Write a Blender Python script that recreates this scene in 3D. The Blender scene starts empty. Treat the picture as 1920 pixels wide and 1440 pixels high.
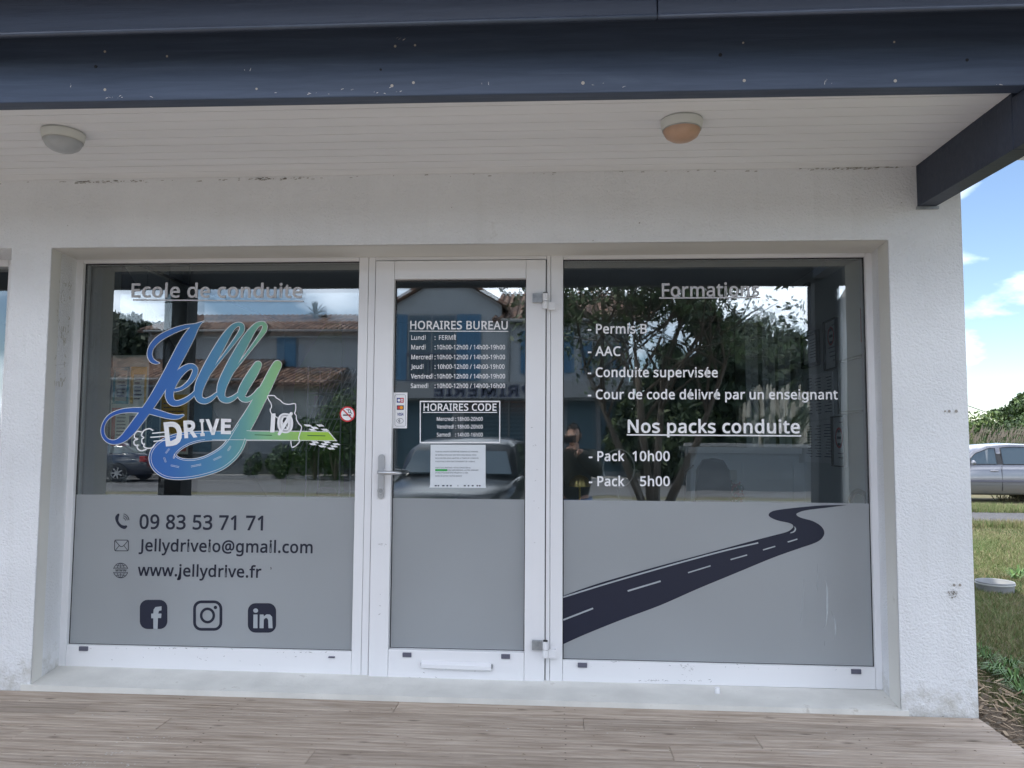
import bpy, bmesh, math, random
import numpy as np
from mathutils import Vector, Matrix
from mathutils.geometry import tessellate_polygon
random.seed(7); RNG = np.random.default_rng(7)
SC = bpy.context.scene
COL = SC.collection
R = math.radians

# ---------------------------------------------------------------- camera, sky, sun, exposure
YAW, PITCH, ROLL, FPX, CAMZ = R(3.656), R(3.952), R(0.361), 1440.0, 1.6
fw = Vector((-math.sin(YAW)*math.cos(PITCH), math.cos(YAW)*math.cos(PITCH), math.sin(PITCH)))
rt = Vector((math.cos(YAW), math.sin(YAW), 0)); up = rt.cross(fw)
rt, up = math.cos(ROLL)*rt + math.sin(ROLL)*up, -math.sin(ROLL)*rt + math.cos(ROLL)*up
cd = bpy.data.cameras.new('camera'); cam = bpy.data.objects.new('camera', cd); COL.objects.link(cam)
cd.sensor_fit = 'HORIZONTAL'; cd.sensor_width = 36; cd.lens = 36*FPX/1920; cd.clip_start = .02; cd.clip_end = 900
cam.matrix_world = Matrix(((rt.x, up.x, -fw.x, 0), (rt.y, up.y, -fw.y, 0), (rt.z, up.z, -fw.z, CAMZ), (0, 0, 0, 1)))
SC.camera = cam
SUN_EL, SUN_AZ = R(64), R(-80)          # azimuth clockwise from +Y: along the street from the left
w = bpy.data.worlds.new('World'); SC.world = w; w.use_nodes = True
nt = w.node_tree; nt.nodes.clear()
def nd(t, ty, **k):
    n = t.nodes.new(ty)
    for a, b in k.items(): setattr(n, a, b)
    return n
sky = nd(nt, 'ShaderNodeTexSky', sky_type='NISHITA', sun_disc=False, sun_elevation=SUN_EL, sun_rotation=SUN_AZ)
sky.air_density = .9; sky.dust_density = .15; sky.ozone_density = 1.6
tc = nd(nt, 'ShaderNodeTexCoord'); mp = nd(nt, 'ShaderNodeMapping'); mp.inputs['Scale'].default_value = (1, 1, 2.3); mp.inputs['Location'].default_value = (3.1, .3, 1.25)
nz = nd(nt, 'ShaderNodeTexNoise'); nz.inputs['Scale'].default_value = 2.6; nz.inputs['Detail'].default_value = 9; nz.inputs['Roughness'].default_value = .52
cr = nd(nt, 'ShaderNodeValToRGB'); cr.color_ramp.elements[0].position = .44; cr.color_ramp.elements[1].position = .64
cr.color_ramp.elements[1].color = (.92, .92, .92, 1)
mx = nd(nt, 'ShaderNodeMixRGB'); mx.inputs[2].default_value = (21, 22, 24, 1)
bg = nd(nt, 'ShaderNodeBackground'); bg.inputs[1].default_value = .075
wo = nd(nt, 'ShaderNodeOutputWorld')
for a, b in ((tc.outputs['Generated'], mp.inputs[0]), (mp.outputs[0], nz.inputs[0]), (nz.outputs[0], cr.inputs[0]), (cr.outputs[0], mx.inputs[0]),
             (sky.outputs[0], mx.inputs[1]), (mx.outputs[0], bg.inputs[0]), (bg.outputs[0], wo.inputs[0])): nt.links.new(a, b)
sd = bpy.data.lights.new('sun', 'SUN'); sd.energy = 2.1; sd.angle = R(.6); sd.color = (1, .95, .87)
sun = bpy.data.objects.new('sun', sd); COL.objects.link(sun)
sdir = Vector((math.sin(SUN_AZ)*math.cos(SUN_EL), math.cos(SUN_AZ)*math.cos(SUN_EL), math.sin(SUN_EL)))
sun.rotation_euler = (-sdir).to_track_quat('-Z', 'Y').to_euler()
SC.view_settings.view_transform = 'Standard'; SC.view_settings.look = 'None'; SC.view_settings.exposure = 1.55; SC.view_settings.gamma = 1
SC.cycles.max_bounces = 10; SC.cycles.transparent_max_bounces = 16; SC.cycles.use_denoising = True
SC.cycles.caustics_reflective = False; SC.cycles.caustics_refractive = False; SC.cycles.sample_clamp_indirect = 6

# measured position in the photograph -> point of the plane y=Y (or x=X, or z=Z) of the place
def ray(px, py): return fw + rt*((px-960)/FPX) - up*((py-720)/FPX)
def P(px, py, Y=None, X=None, Z=None):
    d = ray(px, py)
    k = Y/d.y if Y is not None else (X/d.x if X is not None else (Z-CAMZ)/d.z)
    return Vector((d.x*k, d.y*k, CAMZ+d.z*k))
YG = 3.925                                # outer face of the glass
def refl(px, py, yr):                     # point at real depth yr whose mirror image stands at (px,py)
    v = P(px, py, Y=2*YG-yr); return Vector((v.x, yr, v.z))

# ---------------------------------------------------------------- materials
def M(name, col, rough=.6, metal=0, var=0, vs=6, vcol=None, bump=0, bs=60, spec=.5, stretch=(1, 1, 1), coat=0, bdist=.01, detail=6, dirt=None):
    m = bpy.data.materials.new(name); m.use_nodes = True; t = m.node_tree; b = t.nodes['Principled BSDF']
    b.inputs['Base Color'].default_value = (*col, 1); b.inputs['Roughness'].default_value = rough; b.inputs['Metallic'].default_value = metal
    b.inputs['Specular IOR Level'].default_value = spec; b.inputs['Coat Weight'].default_value = coat
    co = nd(t, 'ShaderNodeTexCoord'); mpp = nd(t, 'ShaderNodeMapping'); mpp.inputs['Scale'].default_value = stretch
    t.links.new(co.outputs['Object'], mpp.inputs[0])
    last = None
    if var or vcol:
        n = nd(t, 'ShaderNodeTexNoise'); n.inputs['Scale'].default_value = vs; n.inputs['Detail'].default_value = detail
        t.links.new(mpp.outputs[0], n.inputs[0])
        r = nd(t, 'ShaderNodeValToRGB'); r.color_ramp.elements[0].position = .32; r.color_ramp.elements[1].position = .7
        v2 = vcol if vcol else tuple(c*(1-var) for c in col)
        r.color_ramp.elements[0].color = (*v2, 1); r.color_ramp.elements[1].color = (*[min(1, c*(1+var*.5)) for c in col], 1)
        t.links.new(n.outputs[0], r.inputs[0]); last = r.outputs[0]
    if dirt:                               # (colour, scale, threshold)
        n = nd(t, 'ShaderNodeTexNoise'); n.inputs['Scale'].default_value = dirt[1]; n.inputs['Detail'].default_value = 10; n.inputs['Roughness'].default_value = .7
        t.links.new(mpp.outputs[0], n.inputs[0])
        r = nd(t, 'ShaderNodeValToRGB'); r.color_ramp.elements[0].position = dirt[2]; r.color_ramp.elements[1].position = min(1, dirt[2]+.1)
        t.links.new(n.outputs[0], r.inputs[0])
        x = nd(t, 'ShaderNodeMixRGB'); x.inputs[2].default_value = (*dirt[0], 1)
        if last: t.links.new(last, x.inputs[1])
        else: x.inputs[1].default_value = (*col, 1)
        t.links.new(r.outputs[0], x.inputs[0]); last = x.outputs[0]
    if last: t.links.new(last, b.inputs['Base Color'])
    if bump:
        n = nd(t, 'ShaderNodeTexNoise'); n.inputs['Scale'].default_value = bs; n.inputs['Detail'].default_value = 4
        t.links.new(mpp.outputs[0], n.inputs[0]); bu = nd(t, 'ShaderNodeBump'); bu.inputs['Strength'].default_value = bump; bu.inputs['Distance'].default_value = bdist
        t.links.new(n.outputs[0], bu.inputs['Height']); t.links.new(bu.outputs[0], b.inputs['Normal'])
    return m
def glass_mat(name, refl_, tint, wav, ws=.9, st=(1, 1, 1)):
    m = bpy.data.materials.new(name); m.use_nodes = True; t = m.node_tree; t.nodes.clear()
    o = nd(t, 'ShaderNodeOutputMaterial'); tr = nd(t, 'ShaderNodeBsdfTransparent'); tr.inputs[0].default_value = (*tint, 1)
    g = nd(t, 'ShaderNodeBsdfGlossy'); g.inputs['Roughness'].default_value = 0; g.inputs[0].default_value = (.93, .98, 1, 1)
    mi = nd(t, 'ShaderNodeMixShader'); f = nd(t, 'ShaderNodeLayerWeight'); f.inputs[0].default_value = .35
    ma = nd(t, 'ShaderNodeMath', operation='MULTIPLY_ADD'); ma.inputs[1].default_value = .5; ma.inputs[2].default_value = refl_
    t.links.new(f.outputs['Fresnel'], ma.inputs[0])
    co = nd(t, 'ShaderNodeTexCoord'); n = nd(t, 'ShaderNodeTexNoise'); n.inputs['Scale'].default_value = ws; n.inputs['Detail'].default_value = 1
    gm_ = nd(t, 'ShaderNodeMapping'); gm_.inputs['Scale'].default_value = st; t.links.new(co.outputs['Object'], gm_.inputs[0]); t.links.new(gm_.outputs[0], n.inputs[0]); bu = nd(t, 'ShaderNodeBump'); bu.inputs['Strength'].default_value = 1; bu.inputs['Distance'].default_value = wav
    t.links.new(n.outputs[0], bu.inputs['Height']); t.links.new(bu.outputs[0], g.inputs['Normal'])
    t.links.new(ma.outputs[0], mi.inputs[0]); t.links.new(tr.outputs[0], mi.inputs[1]); t.links.new(g.outputs[0], mi.inputs[2]); t.links.new(mi.outputs[0], o.inputs[0])
    return m
def ramp_mat(name, axis, stops, rough=.45, scale=1.0, off=0.0):   # printed colour gradient along an object axis
    m = bpy.data.materials.new(name); m.use_nodes = True; t = m.node_tree; b = t.nodes['Principled BSDF']; b.inputs['Roughness'].default_value = rough
    co = nd(t, 'ShaderNodeTexCoord'); s = nd(t, 'ShaderNodeSeparateXYZ'); ma = nd(t, 'ShaderNodeMath', operation='MULTIPLY_ADD'); ma.inputs[1].default_value = scale; ma.inputs[2].default_value = off
    r = nd(t, 'ShaderNodeValToRGB')
    while len(r.color_ramp.elements) < len(stops): r.color_ramp.elements.new(.5)
    for e, (p, c) in zip(r.color_ramp.elements, stops): e.position = p; e.color = (*c, 1)
    t.links.new(co.outputs['Object'], s.inputs[0]); t.links.new(s.outputs[axis], ma.inputs[0]); t.links.new(ma.outputs[0], r.inputs[0]); t.links.new(r.outputs[0], b.inputs['Base Color'])
    return m
def wood_mat(name, c1, c2, c3, stretch=(1.2, 22, 22), knots=True, rough=.75, bump=.35):
    m = bpy.data.materials.new(name); m.use_nodes = True; t = m.node_tree; b = t.nodes['Principled BSDF']; b.inputs['Roughness'].default_value = rough
    b.inputs['Specular IOR Level'].default_value = .3
    g = nd(t, 'ShaderNodeTexCoord'); oi = nd(t, 'ShaderNodeObjectInfo'); mpp = nd(t, 'ShaderNodeMapping'); mpp.inputs['Scale'].default_value = stretch
    cb = nd(t, 'ShaderNodeCombineXYZ'); mu = nd(t, 'ShaderNodeMath', operation='MULTIPLY'); mu.inputs[1].default_value = 37.0
    t.links.new(oi.outputs['Random'], mu.inputs[0]); t.links.new(mu.outputs[0], cb.inputs[0]); t.links.new(mu.outputs[0], cb.inputs[1])
    va = nd(t, 'ShaderNodeVectorMath', operation='ADD'); t.links.new(g.outputs['Object'], va.inputs[0]); t.links.new(cb.outputs[0], va.inputs[1]); t.links.new(va.outputs[0], mpp.inputs[0])
    n = nd(t, 'ShaderNodeTexNoise'); n.inputs['Scale'].default_value = 2.2; n.inputs['Detail'].default_value = 9; n.inputs['Roughness'].default_value = .62; n.inputs['Distortion'].default_value = .5
    t.links.new(mpp.outputs[0], n.inputs[0])
    r = nd(t, 'ShaderNodeValToRGB'); r.color_ramp.elements[0].position = .3; r.color_ramp.elements[0].color = (*c2, 1); r.color_ramp.elements[1].position = .62; r.color_ramp.elements[1].color = (*c1, 1)
    e = r.color_ramp.elements.new(.8); e.color = (*c3, 1)
    t.links.new(n.outputs[0], r.inputs[0]); last = r.outputs[0]
    hs = nd(t, 'ShaderNodeHueSaturation'); mr = nd(t, 'ShaderNodeMapRange'); mr.inputs[3].default_value = .82; mr.inputs[4].default_value = 1.15
    t.links.new(oi.outputs['Random'], mr.inputs[0]); t.links.new(mr.outputs[0], hs.inputs['Value']); t.links.new(last, hs.inputs['Color']); last = hs.outputs[0]
    if knots:
        m2 = nd(t, 'ShaderNodeMapping'); m2.inputs['Scale'].default_value = (3.2, 9, 9); t.links.new(va.outputs[0], m2.inputs[0])
        v = nd(t, 'ShaderNodeTexVoronoi'); v.inputs['Scale'].default_value = 1.1; t.links.new(m2.outputs[0], v.inputs[0])
        r2 = nd(t, 'ShaderNodeValToRGB'); r2.color_ramp.elements[0].position = .03; r2.color_ramp.elements[0].color = (.8, .8, .8, 1); r2.color_ramp.elements[1].position = .13; r2.color_ramp.elements[1].color = (0, 0, 0, 1)
        t.links.new(v.outputs['Distance'], r2.inputs[0]); x = nd(t, 'ShaderNodeMixRGB'); x.inputs[2].default_value = (*[c*.45 for c in c2], 1)
        t.links.new(r2.outputs[0], x.inputs[0]); t.links.new(last, x.inputs[1]); last = x.outputs[0]
        # pale scuffs
        n3 = nd(t, 'ShaderNodeTexNoise'); n3.inputs['Scale'].default_value = 1.7; n3.inputs['Detail'].default_value = 12; n3.inputs['Roughness'].default_value = .75
        m3 = nd(t, 'ShaderNodeMapping'); m3.inputs['Scale'].default_value = (1, 3, 3); t.links.new(va.outputs[0], m3.inputs[0]); t.links.new(m3.outputs[0], n3.inputs[0])
        r3 = nd(t, 'ShaderNodeValToRGB'); r3.color_ramp.elements[0].position = .6; r3.color_ramp.elements[1].position = .78; r3.color_ramp.elements[1].color = (.6, .6, .6, 1)
        t.links.new(n3.outputs[0], r3.inputs[0]); x3 = nd(t, 'ShaderNodeMixRGB'); x3.inputs[2].default_value = (.5, .48, .46, 1)
        t.links.new(r3.outputs[0], x3.inputs[0]); t.links.new(last, x3.inputs[1]); last = x3.outputs[0]
    t.links.new(last, b.inputs['Base Color'])
    bu = nd(t, 'ShaderNodeBump'); bu.inputs['Strength'].default_value = bump; bu.inputs['Distance'].default_value = .004
    t.links.new(n.outputs[0], bu.inputs['Height']); t.links.new(bu.outputs[0], b.inputs['Normal'])
    return m
STUCCO = M('white_render', (.79, .80, .82), .9, var=.05, vs=2.5, bump=.9, bs=110, bdist=.007, spec=.25, dirt=((.5, .49, .45), 1.3, .66))
def weather(m, streak=(.50, .49, .46), base=(.42, .40, .34)):
    # rain streaks with their own shape, and splashed dirt low down on the wall
    t = m.node_tree; b = t.nodes['Principled BSDF']; src = b.inputs['Base Color'].links[0].from_socket
    g = nd(t, 'ShaderNodeNewGeometry'); mp_ = nd(t, 'ShaderNodeMapping'); mp_.inputs['Scale'].default_value = (7, 7, .45); n = nd(t, 'ShaderNodeTexNoise'); n.inputs['Scale'].default_value = 1.6; n.inputs['Detail'].default_value = 7
    t.links.new(g.outputs['Position'], mp_.inputs[0]); t.links.new(mp_.outputs[0], n.inputs[0])
    rr = nd(t, 'ShaderNodeValToRGB'); rr.color_ramp.elements[0].position = .56; rr.color_ramp.elements[1].position = .80; rr.color_ramp.elements[1].color = (.15, .15, .15, 1); t.links.new(n.outputs[0], rr.inputs[0])
    x = nd(t, 'ShaderNodeMixRGB'); x.inputs[2].default_value = (*streak, 1); t.links.new(rr.outputs[0], x.inputs[0]); t.links.new(src, x.inputs[1])
    sp = nd(t, 'ShaderNodeSeparateXYZ'); t.links.new(g.outputs['Position'], sp.inputs[0]); mr = nd(t, 'ShaderNodeMapRange'); mr.inputs[1].default_value = .36; mr.inputs[2].default_value = .62; mr.inputs[3].default_value = .36; mr.inputs[4].default_value = 0; t.links.new(sp.outputs[2], mr.inputs[0])
    n2 = nd(t, 'ShaderNodeTexNoise'); n2.inputs['Scale'].default_value = 14; n2.inputs['Detail'].default_value = 10; n2.inputs['Roughness'].default_value = .75; t.links.new(g.outputs['Position'], n2.inputs[0])
    ad = nd(t, 'ShaderNodeMath', operation='ADD'); t.links.new(n2.outputs[0], ad.inputs[0]); t.links.new(mr.outputs[0], ad.inputs[1])
    r2 = nd(t, 'ShaderNodeValToRGB'); r2.color_ramp.elements[0].position = .66; r2.color_ramp.elements[1].position = .95; r2.color_ramp.elements[1].color = (.7, .7, .7, 1); t.links.new(ad.outputs[0], r2.inputs[0])
    y = nd(t, 'ShaderNodeMixRGB'); y.inputs[2].default_value = (*base, 1); t.links.new(r2.outputs[0], y.inputs[0]); t.links.new(x.outputs[0], y.inputs[1]); t.links.new(y.outputs[0], b.inputs['Base Color'])
weather(STUCCO)
STUCCO_IN = M('reveal_paint', (.74, .73, .69), .8, var=.04, vs=3, bump=.25, bs=60, bdist=.004, dirt=((.5, .47, .4), 3, .68))
SILLM = M('sill_paint', (.72, .71, .67), .7, var=.12, vs=5, bump=.3, bs=40, dirt=((.42, .38, .32), 5, .62))
PVC = M('white_lacquered_metal', (.82, .82, .84), .35, var=.02, vs=2, dirt=((.6, .6, .6), 9, .72))
GAP = M('black_rubber', (.012, .012, .015), .7)
GREY = M('grey_cap_plastic', (.11, .11, .15), .5)
NAVY = wood_mat('navy_painted_wood', (.072, .095, .145), (.052, .07, .11), (.095, .122, .175), (1.0, 16, 16), knots=False, rough=.45, bump=.5)
NAVY_SHADED = wood_mat('shaded_navy_painted_wood', (.036, .046, .072), (.026, .034, .055), (.05, .062, .09), (1.0, 16, 16), knots=False, rough=.45, bump=.5)  # same navy paint with shade put in its colour: side beam, fascia, eave lining
NAVY2 = M('dark_navy_gutter', (.06, .075, .11), .38, var=.15, vs=9)
WOODRAW = M('bare_wood', (.55, .45, .33), .8)
SOFF = M('white_soffit_board', (.80, .81, .83), .45, var=.04, vs=3, stretch=(.4, 4, 1))
DECK = wood_mat('weathered_deck_wood', (.47, .39, .32), (.27, .21, .16), (.56, .49, .42), (1.3, 15, 15), rough=.8, bump=.6)
GLASS_O = glass_mat('window_glass', .22, (.90, .94, .95), .0010)
GLASS_I = glass_mat('inner_window_glass', .12, (.92, .95, .96), .0016, .7)
GLASS_W = glass_mat('wavy_window_glass', .22, (.90, .94, .95), .0011, 3.2, (1, 1, .3)); GLASS_W2 = glass_mat('wavy_inner_glass', .12, (.92, .95, .96), .0016, 3.0, (1, 1, .3))
FROST = M('frosted_film', (.50, .53, .555), .5, var=.10, vs=1.1, spec=.5, coat=.7, detail=2)
FROST.node_tree.nodes['Principled BSDF'].inputs['Coat Roughness'].default_value = .30
t = FROST.node_tree; b_ = t.nodes['Principled BSDF']; tl = nd(t, 'ShaderNodeBsdfTranslucent'); tl.inputs[0].default_value = (.85, .9, .93, 1); mi_ = nd(t, 'ShaderNodeMixShader'); mi_.inputs[0].default_value = .34
t.links.new(b_.outputs[0], mi_.inputs[1]); t.links.new(tl.outputs[0], mi_.inputs[2]); t.links.new(mi_.outputs[0], t.nodes['Material Output'].inputs[0])
VW = M('white_vinyl', (.88, .88, .9), .5); VD = M('navy_vinyl', (.010, .014, .034), .42); VG = M('pale_grey_vinyl', (.6, .6, .63), .5)
FILMC = M('film_coloured_vinyl', (.38, .41, .44), .42, spec=.6)
METAL = M('brushed_steel', (.55, .56, .58), .35, 1); ZINC = M('dull_zinc', (.4, .42, .44), .5, .8, var=.2, vs=40)
BRASS = M('satin_brass', (.75, .55, .2), .3, 1); BLACK = M('black_plastic', (.012, .013, .016), .5)
RED = M('red_print', (.6, .02, .03), .5); PAPER = M('paper', (.72, .76, .8), .7); INK = M('dark_ink', (.04, .05, .09), .6); GREENI = M('green_highlight', (.03, .4, .08), .6)

# ---------------------------------------------------------------- mesh helpers
class MB:
    def __init__(s): s.v = []; s.f = []; s.m = []
    def add(s, vs, fs, mi=0):
        o = len(s.v); s.v += [tuple(v) for v in vs]; s.f += [tuple(i+o for i in f) for f in fs]; s.m += [mi]*len(fs); return s
    def box(s, a, b, mi=0):
        x0, y0, z0 = a; x1, y1, z1 = b
        return s.add([(x0, y0, z0), (x1, y0, z0), (x1, y1, z0), (x0, y1, z0), (x0, y0, z1), (x1, y0, z1), (x1, y1, z1), (x0, y1, z1)],
                     [(0, 3, 2, 1), (4, 5, 6, 7), (0, 1, 5, 4), (1, 2, 6, 5), (2, 3, 7, 6), (3, 0, 4, 7)], mi)
    def bar(s, p, q, w, h=None, upv=(0, 0, 1), mi=0):      # box beam from p to q
        h = h or w; p = Vector(p); q = Vector(q); d = (q-p).normalized(); u = Vector(upv)
        if abs(d.dot(u)) > .98: u = Vector((1, 0, 0))
        a = d.cross(u).normalized()*(w/2); b = a.cross(d).normalized()*(h/2)
        vs = [p-a-b, p+a-b, p+a+b, p-a+b, q-a-b, q+a-b, q+a+b, q-a+b]
        return s.add(vs, [(0, 1, 2, 3), (7, 6, 5, 4), (4, 5, 1, 0), (5, 6, 2, 1), (6, 7, 3, 2), (7, 4, 0, 3)], mi)
    def tube(s, pts, r, n=8, mi=0, cap=True):
        pts = [Vector(p) for p in pts]; rs = r if isinstance(r, (list, tuple)) else [r]*len(pts); vs = []; pu = None
        for i, p in enumerate(pts):
            d = (pts[min(i+1, len(pts)-1)]-pts[max(i-1, 0)]).normalized()
            if pu is None: pu = Vector((0, 0, 1)) if abs(d.z) < .9 else Vector((1, 0, 0))
            a = d.cross(pu).normalized(); b = a.cross(d).normalized(); pu = b
            for k in range(n):
                t = 2*math.pi*k/n; vs.append(p+(a*math.cos(t)+b*math.sin(t))*rs[i])
        fs = [(i*n+k, i*n+(k+1) % n, (i+1)*n+(k+1) % n, (i+1)*n+k) for i in range(len(pts)-1) for k in range(n)]
        if cap: fs += [tuple(range(n))[::-1], tuple((len(pts)-1)*n+k for k in range(n))]
        return s.add(vs, fs, mi)
    def lathe(s, prof, c=(0, 0, 0), n=32, axis='z', mi=0, sx=1, sy=1):
        vs = []
        for r_, h in prof:
            for k in range(n):
                t = 2*math.pi*k/n; a, b = r_*math.cos(t)*sx, r_*math.sin(t)*sy
                v = {'z': (a, b, h), 'y': (a, h, b), 'x': (h, a, b)}[axis]; vs.append((v[0]+c[0], v[1]+c[1], v[2]+c[2]))
        fs = [(i*n+k, i*n+(k+1) % n, (i+1)*n+(k+1) % n, (i+1)*n+k) for i in range(len(prof)-1) for k in range(n)]
        return s.add(vs, fs, mi)
    def poly(s, pts, mi=0):                                # planar polygon (3D points), tessellated
        tr = tessellate_polygon([[Vector(p) for p in pts]]); return s.add(pts, [tuple(t) for t in tr], mi)
    def prism(s, pts, off, mi=0):                          # polygon extruded by vector off
        off = Vector(off); n = len(pts); a = [Vector(p) for p in pts]; b = [p+off for p in a]
        tr = [tuple(t) for t in tessellate_polygon([a])]
        return s.add(a+b, tr+[tuple(i+n for i in t[::-1]) for t in tr]+[(i, (i+1) % n, (i+1) % n+n, i+n) for i in range(n)], mi)
    def obj(s, name, mats, parent=None, smooth=False, bev=0, fix=True, **tags):
        me = bpy.data.meshes.new(name); me.from_pydata(s.v, [], s.f); mats = mats if isinstance(mats, (list, tuple)) else [mats]
        for m in mats: me.materials.append(m)
        if len(mats) > 1: me.polygons.foreach_set('material_index', s.m)
        if fix and len(s.f) < 60000:
            bm = bmesh.new(); bm.from_mesh(me); bmesh.ops.recalc_face_normals(bm, faces=bm.faces); bm.to_mesh(me); bm.free()
        if smooth: me.polygons.foreach_set('use_smooth', [True]*len(me.polygons))
        o = bpy.data.objects.new(name, me); COL.objects.link(o)
        if bev:
            b = o.modifiers.new('bevel', 'BEVEL'); b.width = bev; b.segments = 2; b.limit_method = 'ANGLE'
        if parent: o.parent = parent
        for k, v in tags.items(): o[k] = v
        return o
def E(name, label=None, cat=None, loc=(0, 0, 0), rz=0, **tags):
    o = bpy.data.objects.new(name, None); COL.objects.link(o); o.location = loc; o.rotation_euler[2] = rz; o.empty_display_size = .1
    if label: o['label'] = label; o['category'] = cat
    for k, v in tags.items(): o[k] = v
    return o
def tag(o, label=None, cat=None, **t):
    if label: o['label'] = label
    if cat: o['category'] = cat
    for k, v in t.items(): o[k] = v
    return o
def copy_tree(o, parent=None, **t):
    c = o.copy(); COL.objects.link(c); c.parent = parent
    for ch in o.children: copy_tree(ch, c)
    for k, v in t.items(): c[k] = v
    return c
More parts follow.
